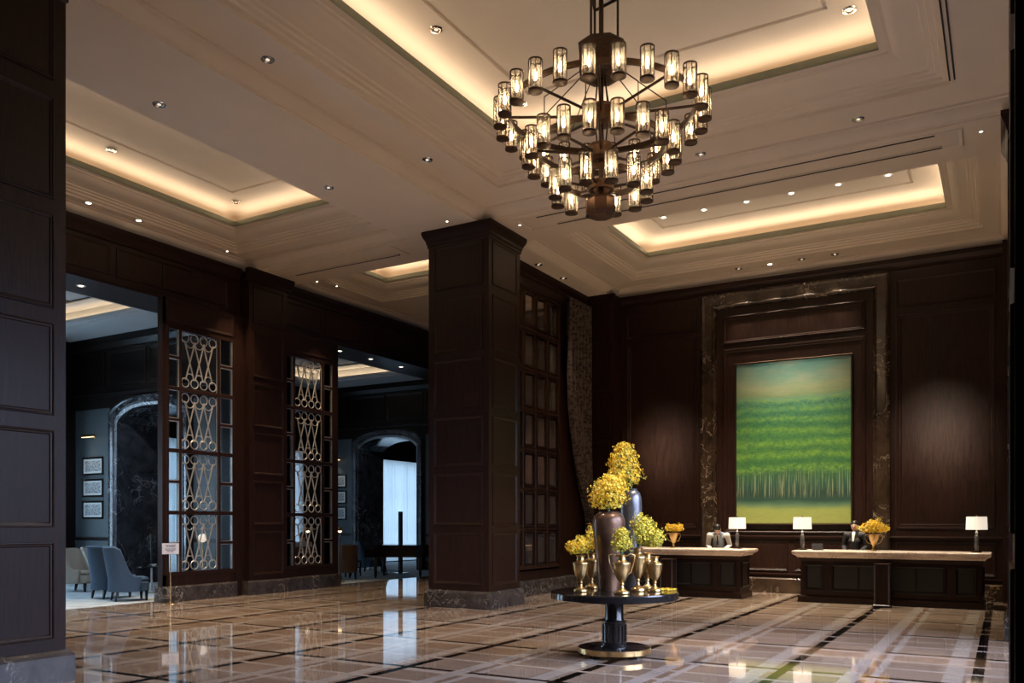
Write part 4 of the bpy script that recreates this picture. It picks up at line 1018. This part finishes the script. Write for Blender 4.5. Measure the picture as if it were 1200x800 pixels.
def person(name, label, loc, rz, sex, seated=False, bow=0.0, outfit='suit'):
    t = thing(name, label, 'person', loc, rz)       # faces -y locally
    dz = -.30 if seated else 0
    sh = .185 if sex == 'f' else .205; hipw = .10
    lean = bow*.35
    def B(x, y, z):                                 # torso lean about the hip
        q = Euler((lean,0,0)).to_matrix() @ Vector((x, y, z-.92)); return Vector((q.x, q.y, q.z+.92+dz))
    neck = B(0,.01,1.44); hr = Euler((bow,0,0)).to_matrix()
    hc = neck + hr @ Vector((0,-.02,.135))
    el = [B(s*(sh+.045),.03,1.12) for s in (-1,1)]
    if seated: wr = [Vector((s*.15,-.33,.80)) for s in (-1,1)]
    else: wr = [Vector((s*.15,-.24,1.0)) for s in (-1,1)]
    shl = [B(s*sh,0,1.375) for s in (-1,1)]
    skin = [('e', hc, (.074,.092,.112), hr), ('e', hc+hr@Vector((0,-.035,-.06)), (.05,.055,.05), hr), ('t', [B(0,.01,1.36), hc+hr@Vector((0,.01,-.06))], (.055,.048)),
            ('t', [hc+hr@Vector((0,-.088,.02)), hc+hr@Vector((0,-.108,-.018))], (.008,.014))]
    for s in (-1,1): skin.append(('e', hc+hr@Vector((s*.075,.01,.0)), (.010,.018,.030), hr))
    skin += [('t', [B(0,0,1.36), B(0,0,1.20), B(0,0,1.05), B(0,0,.93)], (.10,.105,.095,.105))]
    for i, s in enumerate((-1,1)):
        skin.append(('t', [B(0,0,1.35), shl[i]], (.055,.042))); skin.append(('t', [shl[i], el[i], wr[i]], (.042,.038,.027)))
        d = (wr[i]-el[i]).normalized(); d = Vector((d.x-s*.15, d.y, d.z*.4)).normalized()
        skin += hand(wr[i], d, (0,0,1), 0, s)
        if seated: legs = [Vector((s*hipw,0,.62)), Vector((s*.13,-.46,.62)), Vector((s*.13,-.47,.09)), ]; foot = Vector((s*.13,-.61,.035))
        else: legs = [Vector((s*hipw,0,.90)), Vector((s*.095,-.01,.48)), Vector((s*.09,.02,.09))]; foot = Vector((s*.10,-.13,.035))
        skin.append(('t', legs, (.085,.058,.04))); skin.append(('t', [legs[2]-Vector((0,0,.04)), foot], (.038,.028)))
    body = body_mesh('body', skin, 'skin', t)
    face(t, hc, hr)
    g = .016
    top = [('t', [B(0,0,1.385), B(0,0,1.22), B(0,0,1.06), B(0,0,.90)], (.085+g,.112+g,.098+g,.115+g)), ('e', B(0,-.045,1.24), (.13,.085,.085))] if sex == 'f' else [('t', [B(0,0,1.385), B(0,0,1.22), B(0,0,1.06), B(0,0,.90)], (.09+g,.118+g,.11+g,.112+g))]
    if seated: top[0] = ('t', [B(0,0,1.385), B(0,0,1.22), B(0,0,1.08)], (.085+g,.11+g,.10+g))
    sl = []
    for i, s in enumerate((-1,1)):
        if outfit != 'vest': top.append(('t', [B(s*.04,0,1.365), shl[i]-Vector((s*.01,0,.008))], (.066+g*.6,.042+g)))
        else: top.append(('t', [B(s*.05,0,1.32), B(s*.10,0,1.385)], (.085+g*.6,.045+g)))
        sl.append(('t', [shl[i], el[i], el[i].lerp(wr[i], .9)], (.046+g,.040+g,.028+g)))
        sl.append(('t', [B(s*.06,0,1.36), shl[i]], (.068,.044+g)))
    leg = []
    for i, s in enumerate((-1,1)):
        if seated: L = [Vector((s*hipw,0,.62)), Vector((s*.13,-.46,.62)), Vector((s*.13,-.47,.12))]
        else: L = [Vector((s*hipw,0,.92)), Vector((s*.095,-.01,.48)), Vector((s*.09,.02,.10))]
        leg.append(('t', L, (.098,.072,.056)))
    leg.append(('t', [Vector((-.06,0,.93+dz)), Vector((.06,0,.93+dz))], (.11,.11)))
    if outfit == 'suit':
        body_mesh('jacket', top+sl, 'suit', t); body_mesh('trousers', leg, 'suit', t)
        s_ = MB(); s_.add([B(-.034,-.112,1.40), B(.034,-.112,1.40), B(.010,-.150,1.24), B(-.010,-.150,1.24), B(-.03,-.08,1.45), B(.03,-.08,1.45)], [(0,1,2,3),(4,5,1,0)]); so = s_.build('blouse', M['shirt'], t)
        so.modifiers.new('s', 'SOLIDIFY').thickness = .02
        n = MB(); n.add([B(.075,-.143,1.30), B(.125,-.133,1.30), B(.125,-.133,1.315), B(.075,-.143,1.315)], [(0,1,2,3)]); no = n.build('name_badge', M['brass'], t); no.modifiers.new('s', 'SOLIDIFY').thickness = .01
        h = [('e', hc+hr@Vector((0,.012,.040)), (.081,.099,.088), hr), ('e', hc+hr@Vector((0,.105,.01)), (.045,.04,.045), hr)]
    elif outfit == 'vest':
        body_mesh('shirt', sl+[('t', [B(0,0,1.40), B(0,0,1.30)], (.075,.10))], 'shirt', t)
        body_mesh('waistcoat', top, 'vest', t); body_mesh('trousers', leg, 'suit', t)
        s_ = MB(); s_.add([B(-.05,-.10,1.41), B(.05,-.10,1.41), B(.012,-.146,1.22), B(-.012,-.146,1.22)], [(0,1,2,3)]); so = s_.build('shirt_front', M['shirt'], t); so.modifiers.new('s', 'SOLIDIFY').thickness = .015
        n = MB(); n.add([B(-.016,-.128,1.40), B(.016,-.128,1.40), B(.024,-.157,1.19), B(-.024,-.157,1.19)], [(0,1,2,3)]); no = n.build('necktie', M['suit'], t); no.modifiers.new('s', 'SOLIDIFY').thickness = .012
        h = [('e', hc+hr@Vector((0,.015,.035)), (.082,.098,.095), hr)]
    else:
        body_mesh('shirt', top+sl, 'shirt', t); body_mesh('trousers', leg, 'suit', t); h = [('e', hc+hr@Vector((0,.018,.03)), (.082,.095,.098), hr)]
    # hair cap leaves the face open
    cut = []
    ho = body_mesh('hair', h, 'hair', t, .008)
    f = [('t', [Vector((s*.06,-.12,.03)), Vector((s*.06,-.14,.03))], (.02,.02)) for s in (-1,1)]
    for s in (-1,1):
        sh_ = MB(); sh_.loops([[Vector((s*.09+dx, y0+dy, .0)) for dx, dy in ((-.04,-.05),(.04,-.05),(.045,.08),(-.045,.08))], [Vector((s*.09+dx, y0+dy, .07)) for dx, dy in ((-.04,-.05),(.04,-.05),(.045,.05),(-.045,.05))]], True, True, True) if False else None
        y0 = 0
    for s in (-1,1):
        L0 = Vector((s*.095, (0 if not seated else -.47)+.0, 0)); e = MB(); e.loops([[L0+Vector(q)+Vector((0,0,0)) for q in ((-.04,.07,.0),(.04,.07,.0),(.045,-.18,.0),(-.045,-.18,.0))], [L0+Vector(q) for q in ((-.038,.065,.09),(.038,.065,.09),(.035,-.16,.04),(-.035,-.16,.04))]], True, True, True)
        e.build('shoe', M['black'], t, bevel=.012)
    return t
person('person', 'person in a black suit with white blouse standing behind the desk', (-2.83,19.80,0), math.radians(-6), 'f', outfit='suit')
person('person', 'person in grey waistcoat and white shirt looking down behind the desk', (-5.83,19.80,0), math.radians(8), 'm', bow=.85, outfit='vest')
person('person', 'dark-haired person in white shirt seated in the brown lounge armchair', (-16.185,16.80,.004), 2.2+PI/2, 'f', True, outfit='casual')

# ================================================================== LIGHTS
def lamp(kind, name, loc, energy, color, rot=(0,0,0), **kw):
    d = bpy.data.lights.new(name, kind); d.energy = energy; d.color = color
    for k, v in kw.items(): setattr(d, k, v)
    o = bpy.data.objects.new(name, d); C.objects.link(o); o.location = loc; o.rotation_euler = rot; return o
def area(name, loc, rot, sx, sy, e, c): return lamp('AREA', name, loc, e, c, rot, shape='RECTANGLE', size=sx, size_y=sy)
def spot(name, loc, tgt, e, c, deg, blend=.6, r=.05):
    d = Vector(tgt)-Vector(loc); return lamp('SPOT', name, loc, e, c, d.to_track_quat('-Z','Y').to_euler(), spot_size=math.radians(deg), spot_blend=blend, shadow_soft_size=r)
WARM = (1.0,.78,.54); COOL = (.58,.80,1.0)
PW = {'main': 3.4, 'left': 3.2, 'far': 3.2, 'desk': 4.0}
COVE = (1.0,.83,.62)
zl = ZS+.302+.12+.03
for k, (o, (a0,a1,b0,b1), mw) in bays.items():
    e = PW[k]; c_ = .22
    for nm, x, y, L, al in (('n',(a0+a1)/2,b0-c_,a1-a0,0),('f',(a0+a1)/2,b1+c_,a1-a0,0),('l',a0-c_,(b0+b1)/2,b1-b0,1),('r',a1+c_,(b0+b1)/2,b1-b0,1)):
        tilt = {'n':(PI-1.0,0,0),'f':(PI+1.0,0,0),'l':(PI,1.0,0),'r':(PI,-1.0,0)}[nm]
        area('cove_%s_%s' % (k, nm), (x,y,zl), tilt, L if not al else .12, .12 if not al else L, e*L, COVE)
for x0,x1,y0,y1 in LC:
    for x in (x0-.08, x1+.08): area('lounge_cove', (x,(y0+y1)/2,6.73), (PI,0,0), .08, y1-y0, 14, (1,.74,.46))
    for y in (y0-.08, y1+.08): area('lounge_cove', ((x0+x1)/2,y,6.73), (PI,0,0), x1-x0, .08, 9, (1,.74,.46))
for a, c in WIN: area('daylight', (XO-.45,(a+c)/2,2.15), (0,-PI/2,0), 4.0, c-a, (31 if a > 25 else 28 if a > 19 else 38 if a > 14 else 230)*(c-a), COOL)
for a, c in ((5.3,9.1),(9.5,13.2)): area('daylight', (1.55,(a+c)/2,3.05), (0,PI/2-.62,0), 5.0, c-a, 330, (.60,.70,1.0)).data.spread = math.radians(95)
for x in (-5.4,-4.68,-3.97,-3.26): spot('graze', (x,19.92,ZS-.03), (x,20.18,0), 330, (1,.84,.62), 50, .9)
for x, y in ((-5.15,18.88),(-3.70,18.62),(-.47,18.75)): lamp('POINT', 'desk_lamp_bulb', (x,y,ZC+.52), 9, (1,.80,.56), shadow_soft_size=.03)
# wall washers on the reception wall and painting
for lx, tx in ((-6.6,-7.42),(-1.87,-1.15)):
    for deg, e in ((19,1700),(13.5,2000),(8.5,2300)): spot('wash', (lx,13.40,ZS-.16), (tx,20.3,3.35), e*(1.0 if tx < -5 else .92), (1,.82,.63), deg, 1.0, .12)
for x in (-4.68,-3.75): spot('wash_painting', (x,17.78,ZT-.05), (x*.6-4.255*.4,20.3,3.1), 760, (1,.90,.74), 36, .8)
for i in range(6): spot('down', (-6.47+.906*i,17.78,ZT-.02), (-6.47+.906*i,18.05,.3), 1250, (1,.84,.64), 62, .8)
for x, y in ((-14.4,9.74),(-14.4,10.8),(-14.4,13.2),(-14.3,16),(-12,18.5)): spot('down', (x,y,ZB-.02), (x+.8,y,0), 780, (1,.75,.48), 66, .8)
for x, y in ((-8.9,16.67),(-8.9,17.9)): spot('down', (x,y,ZB-.02), (x+1.3,y,0), 420, WARM, 56, .8)
for x, y in ((-6.66,9.44),(-6.66,11.8),(-1.75,11.78),(-1.75,9.44)): spot('down', (x,y,ZT-.03), (x,y,0), 420, WARM, 50, .8); spot('table', (x,y,ZT-.03), (-4.15,9.8,1.4), 1300, (1,.86,.66), 15, .7)
for x, y in ((-8.2,7.88),(-8.2,11.37),(-1.87,13.42),(-4.25,13.42),(-10.05,7.67),(-10.03,11.03),(-13.82,9.55),(-13.82,12.4),(-6.6,13.42)): spot('down', (x,y,ZB-.03), (x,y,0), 660, WARM, 66, .8)
spot('lounge', (-17.0,12.3,6.4), (-20.2,15.0,2.6), 300, (.78,.89,1.0), 60, .9); spot('lounge', (-16.9,20.5,6.4), (-20.2,24.6,2.6), 180, (.78,.89,1.0), 60, .9)  # added spots without fittings, brighten the arch reveals
spot('lounge', (-17.2,10.0,6.4), (-17.0,11.2,0), 800, (.62,.82,1.0), 75, .9)  # another added spot with no fitting, brightens the lounge floor
for x, y in ((-21.25,13.95),(-21.25,23.65)): spot('picture', (x,y,3.9), (x,y+.25,2.2), 10, WARM, 90, .8)

wd = bpy.data.worlds.new('World'); bpy.context.scene.world = wd; wd.use_nodes = True
wd.node_tree.nodes['Background'].inputs[0].default_value = (.42,.62,1,1); wd.node_tree.nodes['Background'].inputs[1].default_value = .25

# ================================================================== CAMERA
cd = bpy.data.cameras.new('camera'); cam = bpy.data.objects.new('camera', cd); C.objects.link(cam)
cd.sensor_width = 36; cd.lens = 996/1200*36; cd.shift_y = (612-400)/1200; cd.clip_start = .05; cd.clip_end = 200
cam.location = (0,0,1.65); cam.rotation_euler = (PI/2, 0, math.radians(30.1))
sc_ = bpy.context.scene; sc_.camera = cam
sc_.view_settings.view_transform = 'Standard'; sc_.view_settings.look = 'None'; sc_.view_settings.gamma = 1; sc_.view_settings.exposure = 0; sc_.view_settings.use_curve_mapping = False
cy = sc_.cycles; cy.max_bounces = 10; cy.diffuse_bounces = 5; cy.glossy_bounces = 5; cy.transparent_max_bounces = 16; cy.caustics_reflective = False; cy.caustics_refractive = False
cy.sample_clamp_indirect = 4; cy.use_denoising = True
